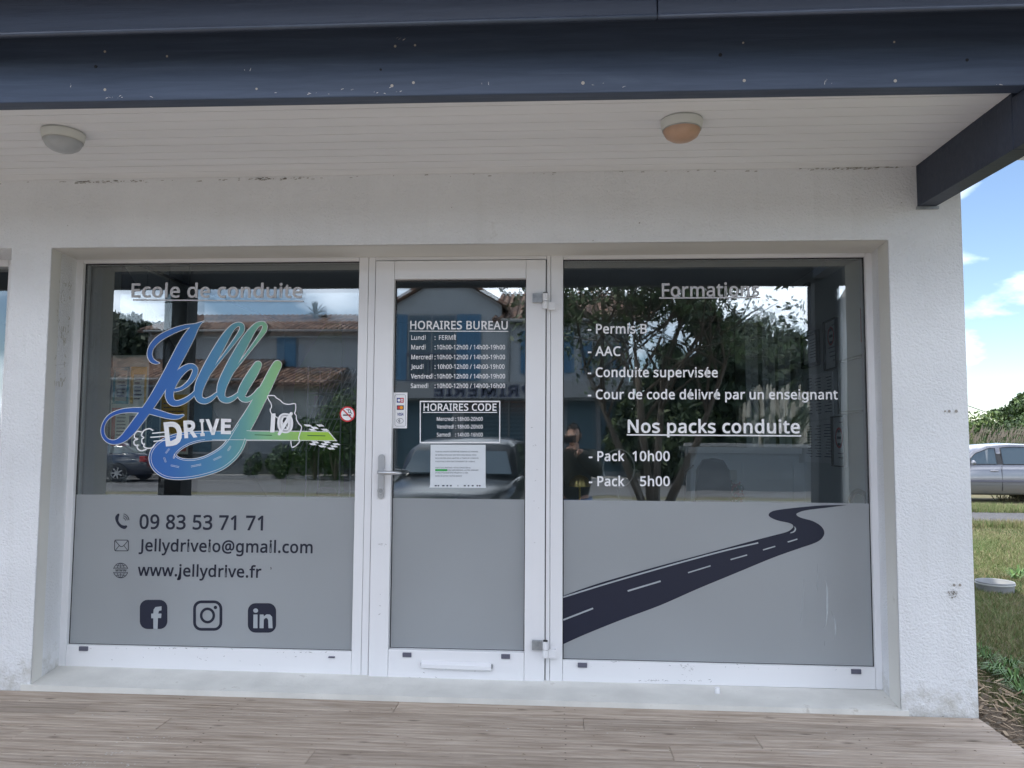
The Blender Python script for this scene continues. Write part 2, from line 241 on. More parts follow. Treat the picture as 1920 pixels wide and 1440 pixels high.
GLYPHS = (
    "'76|29,153 22,240 54,240 47,153;,90|14,-43 19,-23 23,-1 28,20 31,39 62,39 64,35 59,17 52,-4 44,-24 36,-43;-108|13,77 13,103 95,103 95,77;.90|45,-5 37,"
    '-3 30,1 26,8 24,18 26,29 30,36 37,39 45,41 53,39 60,36 64,29 66,18 64,8 60,1 53,-3;/125|3,0 93,240 122,240 32,0;0192|96,-3 60,5 36,29 21,68 16,120 18,'
    '156 24,187 35,211 50,229 70,240 96,243 131,235 156,211 171,172 176,120 174,84 168,54 157,29 142,11 122,0|96,22 119,28 134,46 143,77 146,120 143,163 13'
    '4,194 119,212 96,218 72,212 57,194 49,163 46,120 49,77 57,46 72,28;1192|90,0 90,168 92,209 71,190 45,170 30,189 95,240 119,240 119,0;2192|16,0 16,25 7'
    '9,88 96,105 109,120 120,134 128,148 133,162 135,178 132,195 123,208 109,215 92,218 76,216 62,212 48,205 35,195 19,215 34,226 51,235 71,241 92,243 122,'
    '239 145,226 160,206 165,179 163,161 157,144 148,128 136,112 121,95 103,78 53,28 53,27 175,27 175,0;3192|81,-3 63,-3 46,-1 30,3 15,10 15,37 31,31 48,26'
    ' 65,23 81,21 109,25 128,34 138,49 142,69 138,88 124,101 103,109 75,111 52,111 52,136 75,136 101,139 120,149 132,163 135,182 132,197 124,209 110,216 92'
    ',218 74,217 58,213 45,206 31,198 16,218 31,228 48,236 68,241 91,243 124,239 147,226 161,207 166,184 162,162 152,145 136,133 116,126 116,125 141,119 15'
    '9,107 169,90 173,68 171,48 163,31 151,17 133,6 110,-1;4192|122,0 122,54 7,54 7,80 120,241 150,241 150,81 185,81 185,54 150,54 150,0|36,81 122,81 122,1'
    '56 124,210 122,210 108,183;5192|83,-3 65,-3 49,0 34,4 21,10 21,38 35,31 51,26 67,23 84,22 108,25 126,34 139,50 143,74 139,94 128,110 110,119 83,122 73'
    ',122 61,121 42,117 27,127 36,240 156,240 156,213 61,213 55,143 81,147 92,147 126,142 151,129 167,106 173,77 167,43 149,18 121,2;6192|100,-3 78,-1 59,8'
    ' 42,22 29,43 21,70 18,102 20,128 23,153 29,177 39,199 54,217 73,231 97,240 128,243 152,242 158,240 158,215 129,219 108,217 90,211 77,202 66,190 58,176'
    ' 53,159 50,141 48,122 50,122 59,133 72,142 87,148 107,150 135,145 157,131 172,108 176,77 171,44 156,18 131,2|100,21 119,25 134,35 144,52 147,77 144,98'
    ' 135,113 121,124 101,127 86,125 73,120 63,113 55,104 50,94 48,83 50,69 54,54 61,41 71,31 84,24;7192|46,0 144,213 15,213 15,240 176,240 176,217 78,0;81'
    '92|97,-3 63,1 37,14 22,34 16,61 18,76 23,90 31,101 42,110 53,119 66,125 50,136 36,150 27,166 24,186 27,203 34,217 45,228 59,236 76,241 96,243 124,239 '
    '147,228 163,210 168,186 166,172 161,161 154,150 145,142 134,134 122,127 136,119 149,111 160,101 168,90 173,77 175,62 170,35 154,14 129,1|97,138 113,14'
    '6 126,156 135,168 138,185 135,200 127,210 113,217 95,219 79,217 65,210 56,200 53,185 55,173 59,164 66,156 75,150 85,144|96,20 118,23 133,32 143,45 146'
    ',62 143,78 133,91 117,102 96,111 91,113 71,103 57,92 48,78 45,61 48,45 58,32 74,23;9192|64,-3 41,-1 34,0 34,25 48,22 64,21 85,23 103,29 116,38 127,50 '
    '135,64 140,80 143,99 145,118 143,118 134,107 121,98 105,92 86,90 58,94 36,109 22,132 17,162 19,186 26,206 38,222 53,233 72,241 93,243 115,240 135,232 '
    '151,217 164,197 172,170 175,137 173,112 170,86 164,63 154,41 139,23 120,9 95,0|92,113 107,114 120,119 130,127 138,136 143,146 145,157 143,171 139,185 '
    '132,198 122,209 109,216 93,218 74,215 59,204 49,187 46,163 49,142 57,126 72,116;:90|45,139 37,140 30,144 26,151 24,162 26,173 30,180 37,183 45,185 53,'
    '183 60,180 64,173 66,162 64,151 60,144 53,140|45,-5 37,-3 30,1 26,8 24,18 26,29 30,36 37,39 45,41 53,39 60,36 64,29 66,18 64,8 60,1 53,-3;@302|145,-30'
    ' 109,-26 78,-15 53,3 34,27 23,58 19,94 22,124 29,152 41,177 57,198 78,216 102,229 130,237 162,240 195,236 224,225 248,208 267,184 279,155 282,120 282,'
    '105 279,90 274,76 268,63 260,52 250,44 238,38 224,37 211,39 200,46 193,55 189,66 187,66 180,54 170,45 156,39 140,37 117,41 101,54 90,74 87,99 89,120 9'
    '5,138 106,153 120,165 137,172 158,175 172,174 187,172 200,169 209,167 207,72 212,63 218,59 226,57 236,60 244,66 250,76 255,89 258,104 259,120 256,149 '
    '246,173 231,192 212,206 188,215 162,218 127,214 97,202 74,183 57,158 47,129 44,95 50,51 70,19 102,-1 145,-8 165,-7 185,-3 202,2 218,7 218,-16 202,-22 '
    '185,-26 166,-29|144,57 161,61 172,72 178,88 181,108 183,150 158,153 143,151 132,145 123,136 117,125 114,112 113,98 115,80 121,67 131,60;A215|0,0 94,24'
    '1 121,241 214,0 183,0 154,74 59,74 31,0|69,101 145,101 107,210 96,174;B218|33,0 33,240 101,240 141,236 169,226 186,208 192,180 189,161 180,145 166,134'
    ' 146,127 146,126 161,122 174,117 185,109 193,99 198,85 200,68 195,39 178,18 151,4 117,0|63,138 107,138 133,140 149,148 158,160 161,177 157,194 147,205'
    ' 129,212 102,214 63,214|63,26 111,26 138,29 155,38 165,52 168,71 165,88 155,101 137,110 109,112 63,112;C212|131,-3 97,0 70,12 48,30 33,55 24,85 20,120'
    ' 24,154 34,184 50,209 73,228 101,239 136,243 171,240 202,229 190,203 178,208 165,213 151,216 135,217 101,210 75,191 58,160 52,120 58,80 73,49 99,30 13'
    '5,23 150,24 165,26 179,29 192,33 192,6 179,2 165,-1 149,-3;D245|33,0 33,240 106,240 140,236 169,226 193,210 210,187 221,158 225,122 216,69 192,31 152,'
    '8 99,0|63,26 95,26 168,50 193,121 187,163 169,192 140,208 102,214 63,214;E187|33,0 33,240 167,240 167,213 63,213 63,138 161,138 161,112 63,112 63,27 1'
    '67,27 167,0;F174|33,0 33,240 167,240 167,213 63,213 63,128 160,128 160,102 63,102 63,0;G244|135,-3 101,0 73,12 50,30 34,54 24,84 20,120 24,155 35,185 '
    '53,209 78,228 108,239 145,243 164,242 183,239 200,235 216,229 205,203 191,208 176,213 160,216 143,217 105,210 76,191 58,160 52,120 54,93 61,69 73,50 9'
    '0,35 113,26 142,23 157,23 169,25 180,26 189,29 189,100 137,100 137,127 220,127 220,9 200,4 180,0 159,-3;H249|33,0 33,240 63,240 63,138 186,138 186,240'
    ' 216,240 216,0 186,0 186,112 63,112 63,0;I114|13,0 13,17 42,24 42,216 13,222 13,240 100,240 100,222 72,216 72,24 100,17 100,0;J92|-1,-64 -26,-59 -26,-'
    '34 -2,-37 6,-36 14,-34 21,-29 26,-22 30,-12 31,1 31,240 61,240 61,4 57,-26 44,-47 24,-60;L176|33,0 33,240 63,240 63,27 168,27 168,0;M305|33,0 33,240 7'
    '7,240 151,43 152,43 228,240 272,240 272,0 242,0 242,147 242,165 244,210 243,210 163,0 138,0 59,210 58,210 59,198 60,182 60,164 60,145 60,0;N255|33,0 3'
    '3,240 67,240 195,41 197,41 194,104 194,240 223,240 223,0 187,0 59,199 58,199 60,170 60,152 60,134 60,0;O262|131,-3 97,1 69,12 48,31 33,55 24,86 20,121'
    ' 24,155 33,185 48,210 69,228 97,240 132,243 165,240 192,228 214,210 229,185 239,155 242,120 239,85 229,55 214,31 192,12 165,1|131,23 167,29 191,49 205'
    ',80 210,120 205,161 191,191 167,211 132,217 96,211 72,191 57,161 52,120 57,80 72,49 96,29;P203|33,0 33,240 96,240 137,235 165,221 181,199 186,169 184,'
    '150 177,132 165,116 147,104 123,96 90,93 63,93 63,0|63,119 87,119 117,122 138,130 151,145 155,168 151,188 140,202 121,211 93,214 63,214;Q262|186,-57 1'
    '40,-3 131,-3 97,1 69,12 48,31 33,55 24,86 20,121 24,155 33,185 48,210 69,228 97,240 132,243 165,240 192,228 214,210 229,185 239,155 242,120 237,79 224'
    ',45 202,19 172,3 229,-57|131,23 167,29 191,49 205,80 210,120 205,161 191,191 167,211 132,217 96,211 72,191 57,161 52,120 57,80 72,49 96,29;R209|33,0 3'
    '3,240 99,240 138,236 165,223 181,202 186,172 184,154 179,140 171,128 161,119 150,113 138,107 204,0 169,0 110,99 63,99 63,0|63,125 99,125 124,127 141,1'
    '36 151,150 155,170 151,190 141,204 123,211 97,214 63,214;S184|83,-3 64,-3 46,0 30,3 17,8 17,37 31,32 47,27 65,24 84,23 108,25 125,33 135,46 138,61 137'
    ',72 133,81 126,89 116,96 101,103 82,111 55,123 36,138 24,157 20,182 23,200 30,215 42,227 57,236 76,241 97,243 116,242 133,239 149,235 163,230 153,204 '
    '140,209 126,213 112,216 96,217 76,214 62,207 54,196 51,182 52,171 56,162 62,154 72,147 86,140 123,125 139,117 152,107 161,95 167,81 169,64 163,36 145,'
    '14 118,1;T187|78,0 78,213 3,213 3,240 183,240 183,213 108,213 108,0;U245|122,-3 82,3 54,21 36,49 30,85 30,240 60,240 60,84 64,58 76,39 96,27 123,23 15'
    '1,27 170,40 181,60 185,85 185,240 215,240 215,85 212,61 205,40 192,22 174,8 151,0;V201|86,0 0,240 32,240 86,86 91,72 95,58 98,46 101,34 103,46 107,58 '
    '111,72 116,87 170,240 201,240 116,0;a188|72,-3 50,0 32,10 19,26 15,50 21,74 37,92 63,103 102,107 132,108 132,119 130,138 123,150 111,157 95,159 81,158'
    ' 68,155 56,150 44,145 35,168 48,173 63,178 80,182 97,183 125,179 145,169 157,150 161,123 161,0 140,0 134,26 133,26 121,13 108,4 93,-2|79,20 100,24 117'
    ',33 128,49 132,72 132,88 105,87 77,84 59,76 49,65 46,50 48,37 55,28 66,22;c161|101,-3 78,-1 58,6 42,19 29,37 21,60 18,89 21,119 30,143 43,161 60,174 8'
    '0,181 103,183 116,183 129,180 141,177 150,174 141,149 132,152 122,155 112,157 102,157 62,140 49,89 52,61 62,39 78,26 100,22 114,23 126,25 137,29 147,3'
    '3 147,6 138,2 127,-1 115,-3;d207|92,-3 62,2 39,20 24,49 18,90 24,130 39,160 62,177 93,183 112,181 127,176 139,167 148,157 150,157 148,183 148,255 178,'
    '255 178,0 154,0 150,24 148,24 139,14 127,5 112,-1|97,21 121,25 137,37 146,56 149,84 149,89 146,119 138,141 122,154 97,159 76,154 61,140 52,118 49,89 5'
    '2,60 61,39 76,26;e189|105,-3 81,-1 60,7 42,20 29,38 21,61 18,89 21,116 28,139 40,158 56,172 76,180 98,183 120,181 138,173 153,161 163,145 170,125 172,'
    '102 172,84 49,84 53,57 65,38 83,26 106,22 123,23 137,25 150,29 164,34 164,8 151,3 137,-1 122,-3|50,108 141,108 139,128 131,145 117,156 98,159 79,156 6'
    '4,146 55,129;f116|37,0 37,157 5,157 5,171 37,181 37,191 40,221 52,242 71,253 95,257 105,256 115,255 130,251 122,228 103,232 95,233 82,230 73,223 68,21'
    '0 66,192 66,180 111,180 111,157 66,157 66,0;g207|97,-81 61,-78 33,-69 33,-42 62,-53 99,-56 120,-53 135,-42 145,-26 149,-5 150,24 148,24 125,3 93,-3 62'
    ',3 38,21 23,51 18,90 23,128 38,158 61,177 92,183 109,182 124,177 138,168 149,156 150,156 154,180 178,180 178,-3 173,-37 158,-61 133,-76|97,21 121,24 1'
    '37,35 146,55 149,83 149,90 146,121 136,143 120,155 96,158 76,154 61,141 52,119 49,89 52,60 61,38 76,25;h208|29,0 29,255 58,255 58,180 58,167 56,155 58'
    ',155 69,167 82,176 98,181 115,183 143,179 164,167 176,147 180,117 180,0 151,0 151,115 141,148 111,158 85,154 69,142 61,121 58,93 58,0;i87|44,210 37,21'
    '1 31,215 27,220 26,229 27,237 31,243 37,246 44,247 50,246 56,243 59,237 61,229 59,220 56,215 50,211|29,0 29,180 58,180 58,0;j87|44,210 37,211 31,215 2'
    '7,220 26,229 27,237 31,243 37,246 44,247 50,246 56,243 59,237 61,229 59,220 56,215 50,211|7,-81 -18,-77 -18,-53 4,-56 14,-55 21,-50 27,-42 29,-28 29,1'
    '80 58,180 58,-27 55,-49 46,-66 30,-77;k179|29,0 29,255 58,255 58,122 56,93 79,119 137,180 171,180 98,103 176,0 141,0 78,84 58,66 58,0;l87|29,0 29,255 '
    '58,255 58,0;m314|29,0 29,180 52,180 57,155 58,155 68,168 81,176 96,182 111,183 146,176 167,153 168,153 179,167 193,176 209,181 226,183 253,179 272,168'
    ' 283,147 287,117 287,0 258,0 258,116 248,148 221,158 198,155 184,143 175,125 172,99 172,0 143,0 143,116 134,148 106,158 83,154 69,142 61,121 58,93 58,'
    '0;n208|29,0 29,180 52,180 57,155 58,155 69,168 83,176 98,182 115,183 143,179 164,168 176,147 180,117 180,0 151,0 151,115 141,148 111,158 86,154 70,142'
    ' 61,121 58,93 58,0;o203|101,-3 79,-1 59,8 42,21 29,39 21,63 18,90 24,130 41,159 67,177 102,183 125,181 145,172 162,159 174,141 182,118 185,90 179,51 1'
    '62,21 136,3|102,21 125,26 142,40 151,62 154,90 151,119 142,140 125,154 101,158 78,154 61,140 52,119 49,90 52,62 62,40 78,26;p207|29,-81 29,180 53,180 '
    '57,155 58,155 67,166 79,175 95,181 114,183 144,178 168,160 183,131 188,90 183,50 168,20 144,3 114,-3 95,-1 79,5 67,13 58,23 56,23 58,-7 58,-81|109,21 '
    '124,23 137,30 146,41 152,55 156,72 157,91 155,118 146,140 130,154 109,158 85,155 70,143 61,124 58,96 58,90 61,61 69,39 85,26;r139|29,0 29,180 53,180 5'
    '6,147 57,147 67,161 80,173 95,181 112,183 134,181 130,154 110,156 97,155 85,149 74,140 65,128 60,113 58,96 58,0;s161|74,-3 56,-3 41,0 29,3 17,8 17,35 '
    '29,30 43,25 59,22 75,20 94,22 107,28 115,36 117,47 116,53 113,59 108,64 100,70 89,76 57,89 43,95 32,103 24,111 19,122 17,136 22,156 36,171 57,180 85,1'
    '83 101,183 115,180 129,176 142,171 132,148 120,152 108,156 96,158 83,159 67,158 55,153 48,146 45,137 46,130 50,125 56,120 64,115 76,109 108,97 121,90 '
    '132,82 139,74 144,63 146,50 141,27 126,10 103,0;t121|84,-3 70,-2 58,2 47,8 38,18 33,33 31,52 31,157 5,157 5,171 31,183 43,221 60,221 60,180 112,180 11'
    '2,157 60,157 60,53 62,39 68,29 77,23 89,21 114,25 114,2 108,0 100,-2 92,-3;u208|92,-3 63,1 43,12 31,33 27,62 27,180 56,180 56,64 66,32 96,21 122,25 13'
    '8,38 147,58 149,86 149,180 179,180 179,0 155,0 150,24 149,24 139,12 125,3 109,-2;v171|68,0 0,180 32,180 84,26 86,26 101,74 139,180 171,180 102,0;w264|'
    '53,0 4,180 34,180 59,84 69,42 71,31 72,31 84,79 116,180 148,180 187,54 190,42 191,31 193,31 194,41 205,84 230,180 260,180 210,0 176,0 145,102 141,115 '
    '132,149 131,149 127,129 123,115 119,101 87,0;y171|28,-81 4,-78 4,-54 24,-56 37,-54 48,-48 57,-38 63,-25 73,-1 0,180 32,180 71,78 80,52 83,40 86,29 87,'
    '29 98,64 103,78 139,180 171,180 94,-25 83,-48 69,-65 52,-77')
# letter outlines (units of 1/500; character, advance | contours) of a plain humanist sans, thickened when set
GLY = {}
for e_ in GLYPHS.split(';'):
    h_ = e_.split('|'); GLY[e_[0]] = (int(h_[0][1:])/500, [[tuple(int(q)/500 for q in p.split(',')) for p in l.split()] for l in h_[1:]])
GLY[' '] = (.1746, [])
for k_ in 'ij': GLY[k_] = (GLY[k_][0], [[(x, y+.012) for x, y in c] if min(p[1] for p in c) > .37 else c for c in GLY[k_][1]])
for ac_, bs_, (ax, ay) in (('é', 'e', (.13, .415)), ('É', 'E', (.12, .535))):
    GLY[ac_] = (GLY[bs_][0], GLY[bs_][1]+[[(ax, ay), (ax+.045, ay), (ax+.11, ay+.09), (ax+.055, ay+.09)]])
_tc = {}
def text_polys(s, bold=.014):                               # glyph mesh of a string: fill plus a stroke round every contour, (x, y, layer)
    key = (s, bold)
    if key not in _tc:
        vs = []; fs = []; x0 = 0
        for ch in s:
            adv, cs = GLY[ch]
            if cs:
                o = len(vs); fl = [(x0+x, y) for c in cs for x, y in c]; vs += [(x, y, 0) for x, y in fl]
                fs += [tuple(o+i for i in t) for t in tessellate_polygon([[Vector((x, y, 0)) for x, y in c] for c in cs])]
            if bold:
                for c in cs:
                    n = len(c); o = len(vs)
                    for i in range(n):
                        p = np.array(c[i]); a = np.array(c[i-1]); b = np.array(c[(i+1) % n]); d1 = (p-a)/np.hypot(*(p-a)); d2 = (b-p)/np.hypot(*(b-p)); t = d1+d2
                        L_ = np.hypot(*t); t = t/L_ if L_ > .2 else d1; nn = np.array([-t[1], t[0]]); m_ = min(1.5, 1/max(.3, abs(nn@np.array([-d1[1], d1[0]]))))*bold
                        for sg in (-1, 1): vs.append((x0+p[0]+nn[0]*m_*sg, p[1]+nn[1]*m_*sg, 1))
                    fs += [(o+2*i, o+2*i+1, o+(2*i+3) % (2*n), o+(2*i+2) % (2*n)) for i in range(n)]
            x0 += adv+bold*1.2
        _tc[key] = (vs, fs)
    return _tc[key]
def put_text(mb, s, pL, pR, caph, nrm=(0, -1, 0), bold=.02, mi=0, italic=0):
    # baseline from pL to pR (world points), capital height caph in metres
    vs, fs = text_polys(s, bold); x0 = min(v[0] for v in vs); x1 = max(v[0] for v in vs)
    pL = Vector(pL); pR = Vector(pR); d = pR-pL; u = Vector((0, 0, 1)); k = caph/.4795; f = Vector((d.y, -d.x, 0)).normalized()*.00015
    mb.add([pL + d*((x-x0)/(x1-x0)) + u*(y*k) + d.normalized()*(italic*y*k) + f*l for x, y, l in vs], fs, mi)
def ptext(mb, s, l, r_, base, cap, base2=None, Y=YG-.003, bold=.012, mi=0, italic=0):
    a = P(l, base, Y=Y); b = P(r_, base2 if base2 is not None else base+(r_-l)*(base-700)*5e-5+0, Y=Y)
    c = (P(l, base-cap, Y=Y)-a).z; put_text(mb, s, a, b, c, bold=bold, mi=mi, italic=italic)
def prect(mb, pts, Y=YG-.003, mi=0): mb.poly([P(x, y, Y=Y) for x, y in pts], mi)
def spline(pts, n=8):                                      # Catmull-Rom through tuples of any length
    A = [np.array(p, float) for p in pts]; A = [2*A[0]-A[1]]+A+[2*A[-1]-A[-2]]; out = []
    for i in range(1, len(A)-2):
        for k in range(n):
            t = k/n; a, b, c, d = A[i-1:i+3]
            out.append(.5*((2*b)+(-a+c)*t+(2*a-5*b+4*c-d)*t*t+(-a+3*b-3*c+d)*t**3))
    out.append(A[-2]); return out
def ribbon(mb, pts, conv, Y, extra=0, n=8, mi=0, step=-1.2e-5, cap=True, flat0=False, flat1=False):
    # pts: (x,y,width) in drawing units; conv -> photo pixel; a flat ribbon in the plane of the glass
    s = spline(pts, n); vs = []; fs = []
    for i, p in enumerate(s):
        a = s[max(i-1, 0)]; b = s[min(i+1, len(s)-1)]; d = (b-a)[:2]; d = d/(np.hypot(*d)+1e-9); nn = np.array([-d[1], d[0]]); w_ = max(p[2], .5)/2+extra
        q = p[:2]
        if i == 0 and flat0: q = q-d*extra
        if i == len(s)-1 and flat1: q = q+d*extra
        for sg in (-1, 1):
            x, y = conv(*(q+nn*w_*sg)); vs.append(P(x, y, Y=Y+step*i))
        if i: fs.append((2*i-2, 2*i-1, 2*i+1, 2*i))
    if cap:
        for e, fl in ((0, flat0), (len(s)-1, flat1)):
            if fl: continue
            p = s[e]; w_ = max(p[2], .5)/2+extra; o = len(vs); m_ = 12
            for k in range(m_):
                t = 2*math.pi*k/m_; x, y = conv(p[0]+w_*math.cos(t), p[1]+w_*math.sin(t)); vs.append(P(x, y, Y=Y+step*(e+.5 if e == 0 else e+.5)))
            fs.append(tuple(range(o, o+m_)))
    mb.add(vs, fs, mi)

# ================================================================ THE GROUND
def sheet(name, x0, x1, y0, y1, z, m, nx=1, ny=1, amp=0, **t):
    mb = MB(); vs = []; fs = []
    for j in range(ny+1):
        for i in range(nx+1):
            vs.append((x0+(x1-x0)*i/nx, y0+(y1-y0)*j/ny, z+(random.uniform(-amp, amp) if amp else 0)))
    for j in range(ny):
        for i in range(nx): a = j*(nx+1)+i; fs.append((a, a+1, a+nx+2, a+nx+1))
    return mb.add(vs, fs).obj(name, m, smooth=amp > 0, **t)
SOIL = M('grassy_soil', (.085, .095, .035), .95, vcol=(.15, .12, .07), vs=3.5, bump=.6, bs=30, bdist=.03)
ASPH = M('asphalt', (.12, .12, .125), .9, var=.25, vs=8, bump=.5, bs=90)
GRAV = M('grey_gravel', (.11, .11, .115), .95, vcol=(.05, .05, .055), vs=34, bump=.9, bs=60, bdist=.02, detail=3)
MULCH = M('wood_chip_mulch', (.24, .17, .11), .95, vcol=(.10, .07, .045), vs=40, bump=1, bs=70, bdist=.02, stretch=(.6, 2, 1))
sheet('ground', -300, 300, -300, 400, 0, SOIL, kind='structure')
sheet('parking_area', -26, 12, -12.4, .6, .004, M('compacted_gravel', (.22, .22, .215), .95, vcol=(.16, .16, .155), vs=30, bump=.6, bs=60), kind='structure')
sheet('road', -120, 120, -20.2, -13.4, .008, ASPH, kind='structure')
sheet('pavement', -120, 120, -21.9, -20.2, .12, M('pale_concrete', (.32, .31, .3), .9, var=.15, vs=4), kind='structure')
MB().box((-120, -20.35, 0), (120, -20.2, .13)).obj('kerb', M('kerb_concrete', (.35, .34, .33), .9), kind='structure')
sheet('gravel_track', 3.0, 60, 14.9, 17.9, .012, GRAV, kind='structure')
sheet('mulch_bed', 1.87, 2.62, 1.2, 6.2, .03, MULCH, 14, 60, .02, kind='structure')
# loose chips on the mulch
mb = MB()
for i in range(1500):
    x = random.uniform(1.92, 2.75+.1*random.random()); y = random.uniform(2.6, 6.4); L = random.uniform(.015, .06); a = random.uniform(0, 3.14); z = .035+random.random()*.03
    d = Vector((math.cos(a)*L, math.sin(a)*L, random.uniform(-.01, .015))); n = Vector((-math.sin(a), math.cos(a), 0))*random.uniform(.003, .009); c = Vector((x, y, z))
    mb.add([c-d-n, c+d-n, c+d+n, c-d+n], [(0, 1, 2, 3)], i % 3)
mb.obj('wood_chips', [M('chip_light', (.42, .31, .2), .9), M('chip_mid', (.26, .18, .11), .9), M('chip_dark', (.12, .09, .06), .9)], kind='stuff', label='pale and dark wood chips strewn beside the white pier', fix=False)

# ================================================================ BUILDING
XR = 1.866; ZS = 2.883; DK = .365
B = E('shop_building', 'white rendered shop building with navy timber porch beams over a glazed shopfront', 'building', (0, 3.65, 0))
def bo(mb, name, m, **k):                       # part of the building, mesh in world coordinates
    o = mb.obj(name, m, B, **k); o.matrix_parent_inverse = Matrix.Translation((0, -3.65, 0)); return o
W = MB()
fr = [(-7, 3.35), (-7, .3), (-5.6, .3), (-5.6, 2.534), (-2.768, 2.534), (-2.768, .3), (-2.557, .3), (-2.557, 2.534), (1.530, 2.534), (1.530, 0), (XR, 0), (XR, 3.35)]
bk = [(-7, 3.35), (-7, .3), (-5.6, .3), (-5.6, 2.534), (-2.80, 2.534), (-2.80, .3), (-2.592, .3), (-2.592, 2.534), (1.556, 2.534), (1.556, 0), (XR, 0), (XR, 3.35)]
nf = len(fr); tr_ = [tuple(t) for t in tessellate_polygon([[Vector((x, 0, z)) for x, z in fr]])]
W.add([(x, 3.65, z) for x, z in fr]+[(x, 3.95, z) for x, z in bk], tr_+[tuple(i+nf for i in t[::-1]) for t in tr_]+[(i, (i+1) % nf, (i+1) % nf+nf, i+nf) for i in range(nf)])
W.box((XR-.19, 3.96, 0), (XR, 12, 3.35)); W.box((-7, 11.7, 0), (XR-.19, 12, 3.35)); W.box((-7.3, 3.65, 0), (-7, 12, 3.35))
W.box((-7, 3.655, 0), (1.53, 3.95, .33))
W.prism([(XR-.02, 3.66, 3.35), (XR-.02, 11.99, 3.35), (XR-.02, 7.8, 5.1)], (-.2, 0, 0)); W.prism([(-7.28, 3.66, 3.35), (-7.28, 11.99, 3.35), (-7.28, 7.8, 5.1)], (.2, 0, 0))
bo(W, 'wall', STUCCO, bev=.005)
# rendered sill slab under the glazing (slopes a little to the front)
S = MB()
S.add([(-2.60, 3.64, .33), (1.56, 3.64, .33), (1.56, 3.64, .386), (-2.60, 3.64, .392), (-2.60, 4.0, .33), (1.56, 4.0, .33), (1.56, 4.0, .396), (-2.60, 4.0, .414)],
      [(0, 1, 2, 3), (3, 2, 6, 7), (7, 6, 5, 4), (0, 3, 7, 4), (1, 5, 6, 2)])
bo(S, 'sill', SILLM)
# painted inner faces of the reveal (2 mm proud of the wall)
S = MB()
S.add([(-2.555, 3.653, .392), (-2.590, 3.899, .405), (-2.590, 3.899, 2.53), (-2.555, 3.653, 2.53)], [(0, 1, 2, 3)])
S.add([(1.528, 3.653, .386), (1.553, 3.899, .395), (1.553, 3.899, 2.53), (1.528, 3.653, 2.53)], [(0, 1, 2, 3)])
S.add([(-2.555, 3.653, 2.532), (1.528, 3.653, 2.532), (1.553, 3.899, 2.532), (-2.590, 3.899, 2.532)], [(0, 1, 2, 3)])
bo(S, 'reveal', STUCCO_IN)
# soffit boards of the porch ceiling
pitch = (3.65-2.805)/10
for i in range(10):
    y1 = 3.65-i*pitch; mb = MB().box((-7, y1-pitch+.0042, ZS+random.uniform(0, .0015)), (1.665, y1-.0005, ZS+.02))
    bo(mb, 'soffit_board', SOFF, bev=.001)
bo(MB().box((-7, 2.805, ZS+.022), (1.665, 3.65, ZS+.04)), 'soffit_backing', GAP)
# beams
def YB(x): return 2.768+.011*x            # front face of the beam, which is a little out of parallel with the wall
mb = MB().prism([(-7, YB(-7), 2.871), (2.42, YB(2.42), 2.871), (2.42, YB(2.42)+.068, 2.871), (-7, YB(-7)+.068, 2.871)], (0, 0, .35)); bo(mb, 'porch_beam', NAVY, bev=.004)
mb = MB().prism([(1.667, 3.66, 2.69), (1.667, 2.882, 2.672), (1.667, 2.882, 2.90), (1.667, 3.66, 2.90)], (.085, 0, 0)).prism([(1.667, 2.8818, 2.672), (1.667, 2.70, 2.668), (1.667, 2.70, 2.8685), (1.667, 2.8818, 2.8685)], (.085, 0, 0)); bo(mb, 'side_beam', NAVY_SHADED, bev=.004)
bo(MB().box((1.757, 2.885, 2.905), (2.42, 3.65, 2.93)), 'side_soffit', SOFF)
bo(MB().box((1.66, 3.638, 2.676), (1.76, 3.655, 2.688)), 'beam_shoe', ZINC)
# upper fascia with a rounded lower bead, in two lengths meeting at a joint
for x0, x1 in ((-7, P(1232, 30, Y=2.6).x), (P(1232, 30, Y=2.6).x+.003, 2.42)):
    mb = MB().box((x0, 2.60, 3.062), (x1, 2.63, 3.26)); f = bo(mb, 'fascia_board', NAVY_SHADED, bev=.003)
    mb = MB().tube([(x0, 2.597, 3.060), (x1, 2.597, 3.060)], .009, 10); o = mb.obj('bead', NAVY2, f, smooth=True)
bo(MB().box((-7, 2.632, 3.12), (2.42, 2.69, 3.14)), 'eave_lining', NAVY_SHADED)
POSTM = wood_mat('dark_stained_timber', (.028, .032, .036), (.018, .02, .024), (.04, .044, .048), (1, 16, 16), knots=False, rough=.6, bump=.4)
# outer timber frame of the porch, above the photographer
RO = M('terracotta_roof', (.36, .16, .09), .85, var=.4, vs=14)
bo(MB().add([(-7.2, 2.50, 3.262), (2.44, 2.50, 3.262), (2.44, 7.8, 5.18), (-7.2, 7.8, 5.18), (-7.2, 2.50, 3.34), (2.44, 2.50, 3.34), (2.44, 7.8, 5.26), (-7.2, 7.8, 5.26)],
            [(0, 1, 2, 3), (4, 5, 6, 7), (0, 1, 5, 4), (1, 2, 6, 5), (0, 3, 7, 4)]), 'front_roof', RO)
bo(MB().add([(-7.2, 7.8, 5.18), (2.44, 7.8, 5.18), (2.44, 12.4, 3.5), (-7.2, 12.4, 3.5), (-7.2, 7.8, 5.26), (2.44, 7.8, 5.26), (2.44, 12.4, 3.58), (-7.2, 12.4, 3.58)],
            [(0, 1, 2, 3), (4, 5, 6, 7), (3, 2, 6, 7)]), 'rear_roof', RO)
bo(MB().box((-7, 1.58, 2.83), (2.42, 1.66, 3.05)), 'outer_beam', POSTM, bev=.004)
